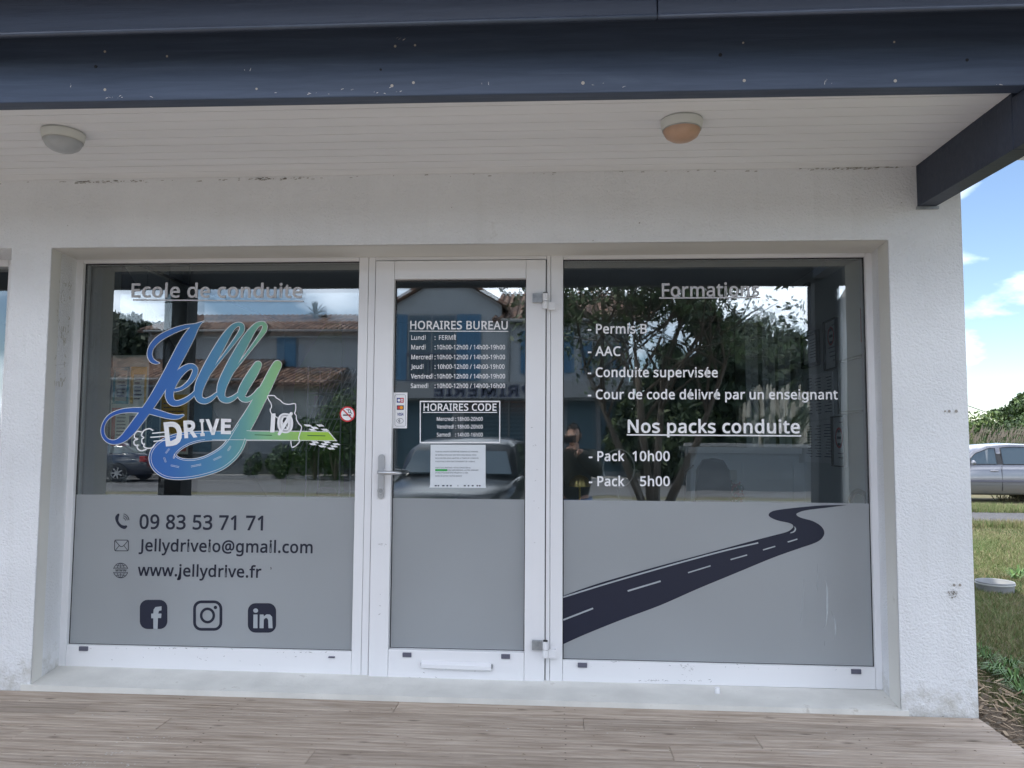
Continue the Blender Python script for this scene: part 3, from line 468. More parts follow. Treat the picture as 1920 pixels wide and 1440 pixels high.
for x in (-6.2, -3.21, 2.04): bo(MB().box((x-.04, 1.662, 2.88), (x+.04, 2.598, 3.04)), 'cross_beam', POSTM, bev=.004)
for x0, x1 in ((-3.27, -3.08), (1.98, 2.17), (-4.62, -4.44)):
    bo(MB().box((x0, 1.57, .0), (x1, 1.76, 2.828)), 'post', POSTM, bev=.004)
# white gutter and downpipe with swan neck at the corner
g = MB(); n = 8
for sgn, rr in ((1, .065), (1, .060)):
    vs = []; 
    for x in (-7.2, 2.50):
        for k in range(n+1): t = math.pi*k/n; vs.append((x, 2.43+rr*math.cos(t), 3.30-rr*math.sin(t)))
    g.add(vs, [(k, k+1, n+2+k, n+1+k) for k in range(n)])
bo(g, 'gutter', PVC, smooth=True)
bo(MB().tube([(2.45, 2.43, 3.24), (2.45, 2.40, 3.14), (2.40, 1.9, 3.02), (2.34, 1.68, 2.86), (2.235, 1.63, 2.68), (2.225, 1.62, 2.5), (2.22, 1.62, .2)], .04, 12), 'downpipe', PVC, smooth=True)
FILLER = M('weathered_filler', (.45, .40, .34), .8)
# screws, knots and chips in the navy beam
mb = MB()
for px, py, r_ in ((203, 102, 2.4), (203, 173, 2.8), (484, 170, 2.2), (736, 163, 3), (776, 157, 2.8), (1093, 156, 3.4), (1396, 150, 3), (1681, 149, 3), (742, 89, 2.5), (779, 87, 2.2), (1394, 79, 2), (1679, 76, 2), (318, 110, 2.2)):
    c = P(px, py, Y=2.77); bo(MB().lathe([(0, 0), (.0019*r_, 0), (.0019*r_, .004)], (c.x, YB(c.x)-.0015, c.z), 10, 'y'), 'screw_head', FILLER)
mb = MB()
for px, py, r_ in ((186, 130, 3.2), (715, 133, 2.4), (1351, 102, 3.6), (1817, 109, 3)):
    c = P(px, py, Y=2.77); bo(MB().lathe([(0, 0), (.0019*r_, 0), (.0019*r_, .004)], (c.x, YB(c.x)-.002, c.z), 10, 'y'), 'knot_hole', GAP)
mb = MB()
for cx, cy, w_, nn in ((137, 165, 16, 6), (225, 187, 80, 22), (565, 179, 60, 16), (740, 175, 50, 16), (1125, 158, 30, 8), (1170, 162, 50, 8), (1548, 150, 12, 7), (1555, 155, 10, 6), (1870, 156, 40, 8), (465, 136, 8, 3), (910, 158, 8, 4), (745, 75, 22, 10), (690, 168, 90, 9)):
    for k in range(max(2, nn//3)):
        px = cx+random.gauss(0, w_*.5); py = cy+random.uniform(-3, 3)-(px-cx)*.017; c = P(px, py, Y=2.77); a = random.uniform(-.5, .5) if w_ > 20 else random.uniform(1, 2)
        L = random.uniform(.001, .008); d = Vector((math.cos(a), 0, math.sin(a)))*L; nnv = Vector((-math.sin(a), 0, math.cos(a)))*random.uniform(.0003, .0012); c.y = YB(c.x)-.0012
        mb.add([c-d-nnv, c+d, c+d+nnv, c-d*.6+nnv*1.5], [(0, 1, 2, 3)])
bo(mb, 'paint_chip', M('chipped_paint', (.62, .58, .54), .8), kind='stuff', fix=False)
# dark grime along the ceiling joint and on the lintel
mb = MB()
for k in range(170):
    px = random.choice([random.uniform(0, 1700), random.gauss(480, 60), random.gauss(200, 40), random.gauss(1600, 60)]); c = P(px, 343-px*.0178+random.uniform(-1, 3.5), Y=3.648)
    L = random.uniform(.002, .012); h = random.uniform(.001, .003); mb.add([c+Vector((-L, 0, -h)), c+Vector((L, 0, -h*.4)), c+Vector((L*.7, 0, h)), c+Vector((-L*.5, 0, h*.7))], [(0, 1, 2, 3)])
for px, py, s in ((847, 389, 1), (1199, 418, 1.4), (1112, 451, 1), (1772, 771, 2), (1793, 1093, 0), (275, 500, 0), (127, 423, 1), (1690, 380, 1.2)):
    if s:
        c = P(px, py, Y=3.646); a = .0022*s; mb.add([c+Vector((-a, 0, -a)), c+Vector((a, 0, -a*.7)), c+Vector((a*.7, 0, a)), c+Vector((-a, 0, a*.6))], [(0, 1, 2, 3)])
for px, py, r_ in ((1780, 771, 3), (1793, 771, 3.4), (1789, 1097, 3), (1800, 1097, 3)):
    c = P(px, py, Y=3.646); mb.lathe([(0, 0), (.0022*r_, 0)], (c.x, c.y, c.z), 8, 'y')
for k in range(26):
    c = P(1786+random.gauss(0, 6), 1113+random.gauss(0, 4), Y=3.646); a = random.uniform(.002, .007); t = random.uniform(0, 6)
    mb.add([c+Vector((a*math.cos(t+q), 0, a*.8*math.sin(t+q))) for q in (0, 1.7, 3.5)], [(0, 1, 2)])
bo(mb, 'wall_mark', M('grey_grime', (.33, .31, .28), .95), kind='stuff', fix=False)
# adhesive left on the side of the reveal
mb = MB()
def gl(y0, z0, y1, z1, w_=.006):
    def X_(y): return -2.552-(y-3.653)*.1423
    a = Vector((X_(y0), y0, z0)); b = Vector((X_(y1), y1, z1)); d = b-a; nn = Vector((0, -d.z, d.y)).normalized()*w_*random.uniform(.5, 1.2)
    mb.add([a-nn, b-nn*.7, b+nn, a+nn*.7], [(0, 1, 2, 3)])
for (ya, yb, za, zb) in ((3.73, 3.84, 2.13, 2.38), (3.73, 3.82, 1.87, 2.10)):
    for k in range(34):
        e = random.choice('lrtbx'); y = random.uniform(ya, yb); z = random.uniform(za, zb)
        if e == 'l': y = ya
        if e == 'r': y = yb
        if e == 't': z = zb
        if e == 'b': z = za
        gl(y, z, y+random.uniform(-.018, .018), z+random.uniform(-.03, .03), .0022)
bo(mb, 'glue_trace', M('old_adhesive', (.52, .50, .44), .85), kind='stuff', fix=False)

# ---------------------------------------------------------------- interior of the shop
INW = M('interior_white', (.74, .78, .80), .8); NAVW = M('interior_navy', (.02, .035, .07), .7); GRW = M('interior_greige', (.42, .46, .44), .8); GNW = M('interior_green', (.12, .32, .07), .8)
yb = 7.2; xl = -2.66; xr = 1.61; zc = 2.68
mb = MB()
mb.box((xr, 3.96, .0), (xr+.05, 7.3, zc)); bo(mb, 'inner_side_wall', INW)
mb = MB().box((xl-.05, 3.96, 0), (xl, yb, zc)); bo(mb, 'inner_partition', NAVW)
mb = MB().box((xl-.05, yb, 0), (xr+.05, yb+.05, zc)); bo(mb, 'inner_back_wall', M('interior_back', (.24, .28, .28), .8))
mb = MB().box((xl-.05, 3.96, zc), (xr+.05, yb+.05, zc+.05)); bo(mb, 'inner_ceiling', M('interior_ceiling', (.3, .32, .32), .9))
mb = MB().box((xl-.05, 3.96, .34), (xr+.05, yb+.05, .38)); bo(mb, 'inner_floor', M('interior_floor', (.12, .12, .12), .5))
# painted geometry on the partition and the back wall
def onx(px, py, X): v = P(px, py, X=X); return v
mb = MB()
q = [onx(225, 495, xl+.004), onx(505, 938, xl+.004)]
mb.poly([(xl+.004, q[0].y, 2.66), (xl+.004, yb-.005, 2.66), (xl+.004, yb-.005, q[1].z), q[1], ])
bo(mb, 'painted_triangle', GRW)
mb = MB(); mb.poly([(xl+.01, yb-.004, .4), (P(655, 700, Y=yb).x, yb-.004, .4), (P(640, 560, Y=yb).x, yb-.004, P(640, 560, Y=yb).z), (xl+.12, yb-.004, P(600, 700, Y=yb).z)])
bo(mb, 'painted_green_field', GNW)

# ================================================================ SHOPFRONT
YF = 3.90
def frame_box(mb, x0, x1, z0, z1, y0=YF, y1=3.975): mb.box((x0, y0, z0+CAMZ), (x1, y1, z1+CAMZ))
def pane(par, x0, x1, z0, z1, tx=.0, tz=.0, go=None, gi=None):
    o = MB().add([(x0, YG, z0+CAMZ), (x1, YG, z0+CAMZ), (x1, YG, z1+CAMZ), (x0, YG, z1+CAMZ)], [(0, 1, 2, 3)]).obj('glass', go or GLASS_O, par, fix=False)
    w_ = x1-x0; h = z1-z0; base = YG+.014+max(0, -tx*w_)+max(0, -tz*h)
    MB().add([(x0, base, z0+CAMZ), (x1, base+tx*w_, z0+CAMZ), (x1, base+tx*w_+tz*h, z1+CAMZ), (x0, base+tz*h, z1+CAMZ)], [(0, 1, 2, 3)]).obj('inner_glass', gi or GLASS_I, par, fix=False)
    MB().box((x0-.002, YG-.002, z0+CAMZ-.004), (x0+.005, YG+.012, z1+CAMZ+.004)).box((x1-.005, YG-.002, z0+CAMZ-.004), (x1+.002, YG+.012, z1+CAMZ+.004)).box((x0+.005, YG-.002, z1+CAMZ-.004), (x1-.005, YG+.012, z1+CAMZ+.003)).box((x0+.005, YG-.002, z0+CAMZ-.003), (x1-.005, YG+.012, z0+CAMZ+.003)).obj('gasket', GAP, par)
    return o
A_, B_, DL, DGL, DGR, DR, C_, D_ = -2.551, -1.052, -.961, -.863, -.179, -.079, .010, 1.521
ZT, ZF, ZB, ZRB = .914, -.316, -1.086, -1.102
LW = E('fixed_window', 'left shop window with the looping road logo above a grey frosted band', 'window')
RW = E('fixed_window', 'right shop window listing courses, with a winding black road across its grey film', 'window')
DO = E('glass_door', 'white framed glass door with opening hours lettering and a steel lever handle', 'door')
EPS = .0012
# left window
for a in ((-2.592, A_, -1.2, ZT+.045), (B_, -1.003, -1.2, ZT+.045)):
    mb = MB(); frame_box(mb, *a); mb.obj('frame_stile', PVC, LW, bev=.0025)
for a in ((A_+EPS, B_-EPS, ZT, ZT+.045), (A_+EPS, B_-EPS, -1.2, ZB)):
    mb = MB(); frame_box(mb, *a, y0=YF+.002); mb.obj('frame_rail', PVC, LW, bev=.0025)
pane(LW, A_, B_, ZB, ZT, -.0055, .0045)
# right window
for a in ((-.052, C_, -1.205, ZT+.045), (D_, 1.552, -1.205, ZT+.045)):
    mb = MB(); frame_box(mb, *a); mb.obj('frame_stile', PVC, RW, bev=.0025)
for a in ((C_+EPS, D_-EPS, ZT, ZT+.045), (C_+EPS, D_-EPS, -1.205, ZRB)):
    mb = MB(); frame_box(mb, *a, y0=YF+.002); mb.obj('frame_rail', PVC, RW, bev=.0025)
pane(RW, C_, D_, ZRB, ZT, .002, .0025, GLASS_W, GLASS_W2)
# door frame and leaf
for a in ((-1.001, -.966, -1.2, ZT+.045), (-.074, -.054, -1.205, ZT+.045)):
    mb = MB(); frame_box(mb, *a); mb.obj('door_jamb', PVC, DO, bev=.0025)
mb = MB(); frame_box(mb, -.966+EPS, -.074-EPS, ZT, ZT+.045); mb.obj('door_head', PVC, DO, bev=.0025)
LEAF = MB().box((DL, 3.888, -1.204+CAMZ), (DGL, 3.95, .909+CAMZ)).obj('leaf_stile', PVC, DO, bev=.0025)
MB().box((DGR, 3.888, -1.204+CAMZ), (DR, 3.95, .909+CAMZ)).obj('leaf_stile', PVC, DO, bev=.0025)
MB().box((DGL+EPS, 3.889, .813+CAMZ), (DGR-EPS, 3.95, .909+CAMZ)).obj('leaf_rail', PVC, DO, bev=.0025)
MB().box((DGL+EPS, 3.889, -1.204+CAMZ), (DGR-EPS, 3.95, -1.067+CAMZ)).obj('leaf_rail', PVC, DO, bev=.0025)
pane(DO, DGL, DGR, -1.067, .813, .0012, .0015)
MB().box((-.9655, 3.912, -1.205+CAMZ), (DL-.0005, 3.93, .913+CAMZ)).box((DR+.0005, 3.912, -1.205+CAMZ), (-.0745, 3.93, .913+CAMZ)).box((DL, 3.93, -1.2+CAMZ-.018), (DR, 3.96, -1.19+CAMZ)).obj('door_seal', GAP, DO)
MB().box((-.962, 3.90, .3795), (-.078, 3.935, .3955)).obj('threshold', GAP, DO)
# frosted film on the lower glass
def film(par, x0, x1, z0, z1):
    return MB().add([(x0+.004, YG-.0015, z0+CAMZ), (x1-.004, YG-.0015, z0+CAMZ), (x1-.004, YG-.0015, z1+CAMZ), (x0+.004, YG-.0015, z1+CAMZ)], [(0, 1, 2, 3)]).obj('frosted_film', FROST, par, fix=False)
film(LW, A_, B_, ZB, ZF); film(DO, DGL, DGR, -1.067, ZF); film(RW, C_, D_, ZRB, ZF)
# drainage caps
def cap(par, px, py, w_=17, h=8):
    c = P(px, py, Y=YF); a = w_/2/369; b = h/2/369; MB().box((c.x-a, YF-.006, c.z-b), (c.x+a, YF+.004, c.z+b)).obj('drain_cap', GREY, par, bev=.001)
cap(LW, 157, 1216); cap(LW, 622, 1232, 12, 2.5); cap(RW, 1092, 1247); cap(RW, 1605, 1259)
for px, py in ((763, 1228), (948, 1231)):
    c = P(px, py, Y=3.885); MB().box((c.x-.022, 3.883, c.z-.011), (c.x+.022, 3.892, c.z+.011)).obj('drain_cap', GREY, DO, bev=.001)
a = P(790, 1246, Y=3.88); b = P(921, 1246, Y=3.88)
MB().prism([(a.x, 3.8885, a.z-.018), (a.x, 3.868, a.z-.014), (a.x, 3.868, a.z+.006), (a.x, 3.8885, a.z+.018)], (b.x-a.x, 0, -.004)).obj('door_sweep_cover', PVC, DO, bev=.002)
MB().box((a.x-.004, 3.8805, a.z-.006), (a.x-.0005, 3.8885, a.z+.008)).box((b.x+.0005, 3.8805, a.z-.012), (b.x+.006, 3.8885, a.z+.008)).obj('cover_end', ZINC, DO)
# hinges
for px, py in ((1024, 565), (1024, 1218)):
    c = P(px, py, Y=3.87)
    h = MB().box((c.x-.070, 3.872, c.z-.005), (c.x-.018, 3.886, c.z+.042)).obj('hinge', ZINC, DO, bev=.002)
    MB().tube([(c.x-.004, 3.868, c.z+.002), (c.x-.004, 3.868, c.z+.040)], .014, 12).obj('knuckle', PVC, h, smooth=False)
    MB().tube([(c.x-.004, 3.868, c.z-.038), (c.x-.004, 3.868, c.z-.002)], .014, 12).box((c.x+.011, 3.874, c.z-.042), (c.x+.048, 3.898, c.z-.002)).obj('hinge_leaf', PVC, h)
    MB().tube([(c.x-.004, 3.868, c.z+.041), (c.x-.004, 3.868, c.z+.045)], .012, 12).obj('pin', BLACK, h)
# handle
c = P(715, 885, Y=3.885); t_ = P(716, 852, Y=3.885).z; b_ = P(714, 935, Y=3.885).z
pl = MB(); pp = []
for k in range(13): a = math.pi*k/12; pp.append((c.x+.0155*math.cos(a), 3.8875, t_-.0155+.0155*math.sin(a)))
for k in range(13): a = math.pi+math.pi*k/12; pp.append((c.x+.0155*math.cos(a), 3.8875, b_+.0155+.0155*math.sin(a)))
HD = pl.prism(pp, (0, -.008, 0)).obj('handle_plate', METAL, DO)
MB().tube([(c.x, 3.878, c.z), (c.x, 3.835, c.z), (c.x+.008, 3.828, c.z), (c.x+.04, 3.826, c.z-.001), (c.x+.08, 3.827, c.z-.002), (c.x+.115, 3.83, c.z-.003)], [.010, .010, .011, .0115, .010, .0065], 14).obj('lever', METAL, HD, smooth=True)
kz = P(713, 920, Y=3.885).z
MB().lathe([(0, 0), (.0085, 0), (.009, .004)], (c.x, 3.874, kz), 16, 'y').box((c.x-.004, 3.8745, kz-.022), (c.x+.004, 3.879, kz-.006)).obj('lock_cylinder', ZINC, HD)
MB().lathe([(.011, 0), (.017, 0), (.018, .006)], (c.x, 3.873, kz), 18, 'y').obj('rosette', METAL, HD)

# scuffs and grime on the frames
SCF = M('black_scuff', (.16, .15, .15), .8)
def scuffs(par, spots, Y):
    m = MB()
    for cx, cy, w_, h_, nn in spots:
        for k in range(nn):
            c = P(cx+random.gauss(0, w_*.4), cy+random.gauss(0, h_*.4), Y=Y); L_ = random.uniform(.001, .008); a = random.gauss(0, .35); d = Vector((math.cos(a), 0, math.sin(a)))*L_; u = Vector((-math.sin(a), 0, math.cos(a)))*random.uniform(.0003, .0011)
            m.add([c-d-u*.3, c+d*.3-u, c+d+u*.3, c-d*.4+u], [(0, 1, 2, 3)])
    m.obj('scuff', SCF, par, kind='stuff', fix=False)
scuffs(RW, ((1230, 1276, 45, 2.5, 22), (1290, 1256, 16, 14, 16), (1310, 1276, 30, 2, 12), (1340, 1250, 300, 18, 16), (1150, 1240.5, 30, 1, 6)), YF+.0005)
scuffs(LW, ((400, 1236, 260, 16, 14), (320, 1216, 200, 1.5, 22), (560, 1223, 90, 1.5, 14)), YF+.0005)
scuffs(DO, ((716, 1021, 9, 3, 12), (850, 1252, 140, 12, 12), (780, 1270, 60, 1, 6), (712, 1150, 8, 60, 6), (1005, 900, 8, 200, 8)), 3.8865)

# ---------------------------------------------------------------- lettering on the left window
def L(par, mb, label, m): return mb.obj('lettering', m, par, fix=False, label=label)
mb = MB(); ptext(mb, 'Ecole de conduite', 246, 567, 557, 25, 558, bold=.0145); prect(mb, [(249, 561), (569, 563.5), (569, 566), (249, 563.5)])
L(LW, mb, 'grey heading Ecole de conduite, underlined', VG)
mb = MB(); ptext(mb, '09 83 53 71 71', 261, 493, 991, 26, 994, bold=.0145); L(LW, mb, 'navy telephone number', VD)
mb = MB(); ptext(mb, 'Jellydriveio@gmail.com', 260, 586, 1033, 21.5, 1037, bold=.014); L(LW, mb, 'navy e-mail address', VD)
mb = MB(); ptext(mb, 'www.jellydrive.fr', 258, 490, 1079, 21, 1083, bold=.014); L(LW, mb, 'navy web address', VD)
Zm = lambda x, y: (200+x/4.571, 930+y/4.571)              # units of a close view of the contact lines
def stroke(mb, pts, w_, conv=Zm, Y=YG-.003, n=6, closed=False, mi=0, capd=True):
    if closed: pts = list(pts)+[pts[0]]
    ribbon(mb, [(x, y, w_) for x, y in pts], conv, Y, n=n, mi=mi, cap=capd)
def arcp(cx, cy, rx, ry, a0, a1, n=10): return [(cx+rx*math.cos(R(a0+(a1-a0)*k/n)), cy+ry*math.sin(R(a0+(a1-a0)*k/n))) for k in range(n+1)]
mb = MB(); ribbon(mb, [(100, 160, 20), (88, 185, 30), (92, 220, 22), (118, 255, 24), (150, 268, 30), (165, 262, 22)], Zm, YG-.003)
for r_ in (24, 40, 56): stroke(mb, arcp(138, 212, r_*.95, r_*1.05, -80, -8), 6)
mb.obj('phone_icon', VD, LW, fix=False)
def rrect(cx, cy, w_, h, r_, k=6):
    o = []
    for sx, sy, a in ((1, -1, -90), (1, 1, 0), (-1, 1, 90), (-1, -1, 180)):
        for i in range(k+1): t = R(a+90*i/k); o.append((cx+sx*(w_/2-r_)+r_*math.cos(t), cy+sy*(h/2-r_)+r_*math.sin(t)))
    return o
def outline(mb, pts, w_, conv=Zm, Y=YG-.003, mi=0):
    n = len(pts); a = np.array(pts, float); c = a.mean(0); vs = []
    for i in range(n):
        d = a[(i+1) % n]-a[i-1]; nn = np.array([-d[1], d[0]])/np.hypot(*d)
        for s in (-w_/2, w_/2): vs.append(P(*conv(*(a[i]+nn*s)), Y=Y))
    mb.add(vs, [(2*i, 2*i+1, (2*i+3) % (2*n), (2*i+2) % (2*n)) for i in range(n)], mi)
def zpoly(mb, pts, conv=Zm, Y=YG-.003, mi=0): mb.poly([P(*conv(x, y), Y=Y) for x, y in pts], mi)
mb = MB(); outline(mb, rrect(127, 424, 118, 92, 12), 6); stroke(mb, [(76, 386), (110, 425), (127, 434), (146, 425), (180, 386)], 5.5); stroke(mb, [(76, 464), (108, 424)], 5); stroke(mb, [(178, 464), (147, 424)], 5)
mb.obj('envelope_icon', VD, LW, fix=False)
mb = MB()
for a0, a1 in ((-166, -14), (14, 166)): stroke(mb, arcp(120, 638, 62, 63, a0, a1, 16), 5)
for s in (-1, 1):
    stroke(mb, [(66, 638+s*20), (174, 638+s*20)], 5); stroke(mb, [(120, 638+s*20), (120, 638+s*62)], 4); stroke(mb, [(82, 638+s*44), (120, 638+s*38), (158, 638+s*44)], 4)
    for q in (-1, 1): stroke(mb, [(120+q*30, 638+s*20), (120+q*22, 638+s*44), (120+q*4, 638+s*62)], 4)
for i, (a, b) in enumerate(((74, 104), (107, 137), (140, 170))):
    u, v = Zm(a, 647), Zm(b, 647); ptext(mb, 'w', u[0], v[0], u[1], 5.5, v[1], bold=.01)
mb.obj('globe_icon', VD, LW, fix=False)
# social icons
mb = MB(); zpoly(mb, rrect(402, 1015, 236, 250, 66)); o = mb.obj('social_icon', VD, LW, fix=False, label='solid rounded square icon with a letter f')
mb = MB(); zpoly(mb, [(400, 1145), (400, 1048), (382, 1048), (382, 1008), (400, 1008), (402, 975), (418, 952), (470, 945), (470, 980), (448, 984), (442, 1008), (470, 1008), (466, 1046), (440, 1046), (436, 1145)], Y=YG-.0042)
mb.obj('letter', FILMC, o, fix=False)
mb = MB(); outline(mb, rrect(866, 1025, 226, 236, 58), 24); outline(mb, arcp(864, 1024, 54, 57, 0, 351, 39), 22); zpoly(mb, arcp(932, 955, 15, 15, 0, 340, 15)); mb.obj('social_icon', VD, LW, fix=False, label='outlined rounded camera icon')
mb = MB(); zpoly(mb, rrect(1331, 1045, 242, 252, 66)); o = mb.obj('social_icon', VD, LW, fix=False, label='solid rounded square icon with the letters in')
mb = MB(); zpoly(mb, [(1258, 1016), (1293, 1016), (1293, 1133), (1256, 1133)], Y=YG-.0042); zpoly(mb, arcp(1277, 982, 21, 19, 0, 340, 15), Y=YG-.0042)
zpoly(mb, [(1312, 1016), (1345, 1016), (1346, 1032), (1370, 1014), (1400, 1016), (1418, 1036), (1422, 1133), (1387, 1133), (1384, 1062), (1374, 1046), (1360, 1046), (1347, 1060), (1345, 1133), (1310, 1133)], Y=YG-.0042)
mb.obj('letter', FILMC, o, fix=False)
mb = MB(); u = Zm(1408, 612); stroke(mb, [(1406, 612), (1410, 618), (1407, 628)], 6); mb.obj('scratch', VD, LW, fix=False)

# ---------------------------------------------------------------- the road logo
Zl = lambda x, y: (170+x/3.692, 580+y/3.692)
J = [(783, 84, 3), (720, 108, 16), (650, 122, 26), (570, 150, 34), (480, 198, 38), (425, 255, 34), (408, 310, 32), (422, 350, 30), (450, 368, 20), (474, 371, 5)]
J2 = [(768, 92, 3), (725, 125, 44), (688, 178, 70), (640, 262, 80), (575, 385, 78), (505, 510, 72), (435, 625, 66), (372, 715, 62), (320, 785, 62), (270, 848, 58), (225, 893, 46), (175, 918, 30), (125, 912, 24), (92, 880, 22), (82, 835, 20), (95, 785, 18), (130, 740, 20), (185, 713, 24), (250, 700, 28), (330, 698, 34), (410, 704, 40), (480, 722, 40), (545, 740, 34), (600, 745, 26), (640, 733, 10)]
E1 = [(586, 560, 20), (632, 545, 22), (680, 508, 28), (712, 462, 36), (724, 420, 36), (705, 396, 34), (668, 402, 40), (620, 438, 50), (578, 492, 56), (552, 550, 56), (545, 600, 54), (562, 640, 46), (600, 650, 36), (650, 632, 32), (695, 602, 26), (735, 560, 16)]
def ell(dx, dy=0): return [(725+dx, 600+dy, 14), (770+dx, 525+dy, 10), (820+dx, 452+dy, 10), (880+dx, 372+dy, 12), (950+dx, 280+dy, 18), (1010+dx, 200+dy, 26), (1046+dx, 145+dy, 32), (1044+dx, 112+dy, 30), (1018+dx, 104+dy, 26), (980+dx, 128+dy, 36), (925+dx, 205+dy, 56), (860+dx, 318+dy, 66), (800+dx, 430+dy, 68), (758+dx, 520+dy, 64), (745+dx, 580+dy, 54), (755+dx, 620+dy, 44), (790+dx, 635+dy, 36), (830+dx, 620+dy, 30), (872+dx, 585+dy, 18)]
L1 = ell(0); L2 = ell(157, -6)
Y1 = [(1158, 384, 50), (1125, 440, 62), (1080, 512, 64), (1052, 565, 60), (1045, 600, 50), (1062, 622, 36), (1095, 622, 30), (1130, 596, 24), (1165, 550, 16)]
Y2 = [(1292, 384, 58), (1262, 440, 66), (1215, 535, 72), (1160, 640, 82), (1105, 740, 92), (1060, 815, 100), (1030, 872, 112), (1000, 935, 126), (952, 995, 132), (880, 1048, 136), (790, 1085, 128), (700, 1103, 132), (610, 1103, 150), (540, 1080, 180), (500, 1035, 190), (512, 985, 165), (570, 935, 128), (650, 900, 96), (740, 882, 72), (840, 876, 62), (960, 875, 60)]
ROADTOP = [(940, 875, 60), (1100, 875, 60), (1300, 876, 59), (1500, 877, 58), (1640, 878, 57)]
BLUEG = ramp_mat('blue_to_green_print', 0, [(0, (.018, .09, .46)), (.39, (.03, .14, .43)), (.58, (.07, .24, .40)), (.70, (.12, .33, .31)), (.78, (.22, .47, .27)), (1, (.34, .58, .05))], scale=1/1.235, off=(2.51+.0)/1.235)
mb = MB(); mo = MB(); k = 0
for s in (J, J2, E1, L1, L2, Y1, Y2):
    f0 = False
    ribbon(mo, s, Zl, YG-.0034-.0012*k/7, extra=4.2, step=-2e-6)
    ribbon(mb, s, Zl, YG-.0052-.0002*k, extra=0, step=-2e-6); k += 1
ribbon(mo, ROADTOP, Zl, YG-.0048, extra=4.5, cap=False, step=-1e-6); ribbon(mb, ROADTOP, Zl, YG-.0068, cap=False, step=-1e-6)
zpoly(mo, [(1630, 843), (1650, 845), (1706, 912), (1630, 912)], Zl, YG-.0049); zpoly(mb, [(1634, 849), (1645, 850), (1693, 906), (1634, 907)], Zl, YG-.00685)
LG = mb.obj('logo', BLUEG, LW, fix=False, label='swooping Jelly script logo in blue to green whose tail becomes a road'); mo.obj('outline', VW, LG, fix=False)
mb = MB()                                                  # road markings of the logo: fine white edge lines and dashes
YK = YG-.0072
def edge(s, side, inset, i0=0, i1=None):
    sp = spline(s, 8); pts = []
    for i in range(len(sp)):
        a = sp[max(i-1, 0)]; b = sp[min(i+1, len(sp)-1)]; d = (b-a)[:2]; d = d/np.hypot(*d); nn = np.array([-d[1], d[0]]); pts.append(tuple(sp[i][:2]+nn*side*(sp[i][2]/2-inset))+(2.6,))
    ribbon(mb, pts[i0:i1][::3], Zl, YK, n=3, cap=False)
edge(Y2, 1, 9, 40, 150); edge(Y2, -1, 13, 48, 150)
for p in (((520, 995), (545, 965)), ((508, 1025), (520, 1058)), ((555, 1080), (612, 1092)), ((695, 1088), (765, 1074)), ((850, 1043), (905, 1018)), ((950, 978), (970, 948))):
    (xa, ya), (xb, yb_) = p; d = np.array([xb-xa, yb_-ya], float); d /= np.hypot(*d); nn = np.array([-d[1], d[0]])*4
    outline(mb, [(xa-nn[0], ya-nn[1]), (xb-nn[0], yb_-nn[1]), (xb+nn[0], yb_+nn[1]), (xa+nn[0], ya+nn[1])], 1.8, Zl, YK)
stroke(mb, [(1080, 840), (1235, 842), (1520, 843)], 2.4, Zl, YK); stroke(mb, [(840, 902), (1235, 904), (1680, 909)], 2.4, Zl, YK)
mb.obj('road_edge_line', VW, LG, fix=False)
mb = MB(); DGN = M('dark_green_print', (.03, .12, .04), .5)
zpoly(mb, [(1135, 866), (1255, 869), (1255, 875), (1135, 871)], Zl, YK); zpoly(mb, [(1500, 870), (1625, 873), (1625, 879), (1500, 876)], Zl, YK); mb.obj('centre_dash', DGN, LG, fix=False)
# DRIVE
mb = MB()
def glyph(ch, l, r_, base, caph, rot=0, Y=YG-.0080, bold=.03):
    vs, fs = text_polys(ch, bold); x0 = min(v[0] for v in vs); x1 = max(v[0] for v in vs); y0 = min(v[1] for v in vs); y1 = max(v[1] for v in vs)
    out = []
    for x, y, l_ in vs:
        u = (x-x0)/(x1-x0); v = (y-y0)/(y1-y0); X_ = l+(r_-l)*u; Y_ = base-caph*v; cx = (l+r_)/2; cy = base-caph/2; a = R(rot)
        dx, dy = X_-cx, Y_-cy; X_, Y_ = cx+dx*math.cos(a)-dy*math.sin(a), cy+dx*math.sin(a)+dy*math.cos(a); out.append(P(*Zl(X_, Y_), Y=Y-.00015*l_))
    mb.add(out, fs)
glyph('D', 512, 632, 944, 168, -6); glyph('R', 645, 735, 890, 122, -4); glyph('I', 757, 787, 878, 118, -3); glyph('V', 797, 893, 870, 112, -2); glyph('E', 902, 972, 864, 106, 1)
mb.obj('lettering', VW, LG, fix=False, label='white word DRIVE in shrinking capitals')
mb = MB()
for p in ([(430, 838), (405, 826), (368, 840), (352, 872), (368, 888), (355, 898), (356, 925), (372, 938)], [(350, 848), (322, 845), (303, 868), (306, 890), (326, 898), (304, 908), (300, 930), (318, 945), (332, 940)],
          [(372, 930), (368, 950), (392, 962), (425, 958), (442, 938)], [(322, 938), (326, 965), (350, 978), (384, 970)]): stroke(mb, p, 9, Zl, YG-.0080)
for p in ([(428, 858), (515, 850)], [(416, 886), (520, 878)], [(438, 914), (530, 904)]): stroke(mb, p, 8, Zl, YG-.0080)
mb.obj('speed_cloud', VW, LG, fix=False)
mb = MB(); glyph('0', 1292, 1402, 858, 140, 0, bold=.035); zpoly(mb, [(1250, 722), (1280, 720), (1272, 852), (1242, 852)], Zl, YG-.0080); stroke(mb, [(1305, 862), (1388, 722)], 22, Zl, YG-.0083, n=2)
mb.obj('lettering', VW, LG, fix=False, label='white IO with a slashed O')
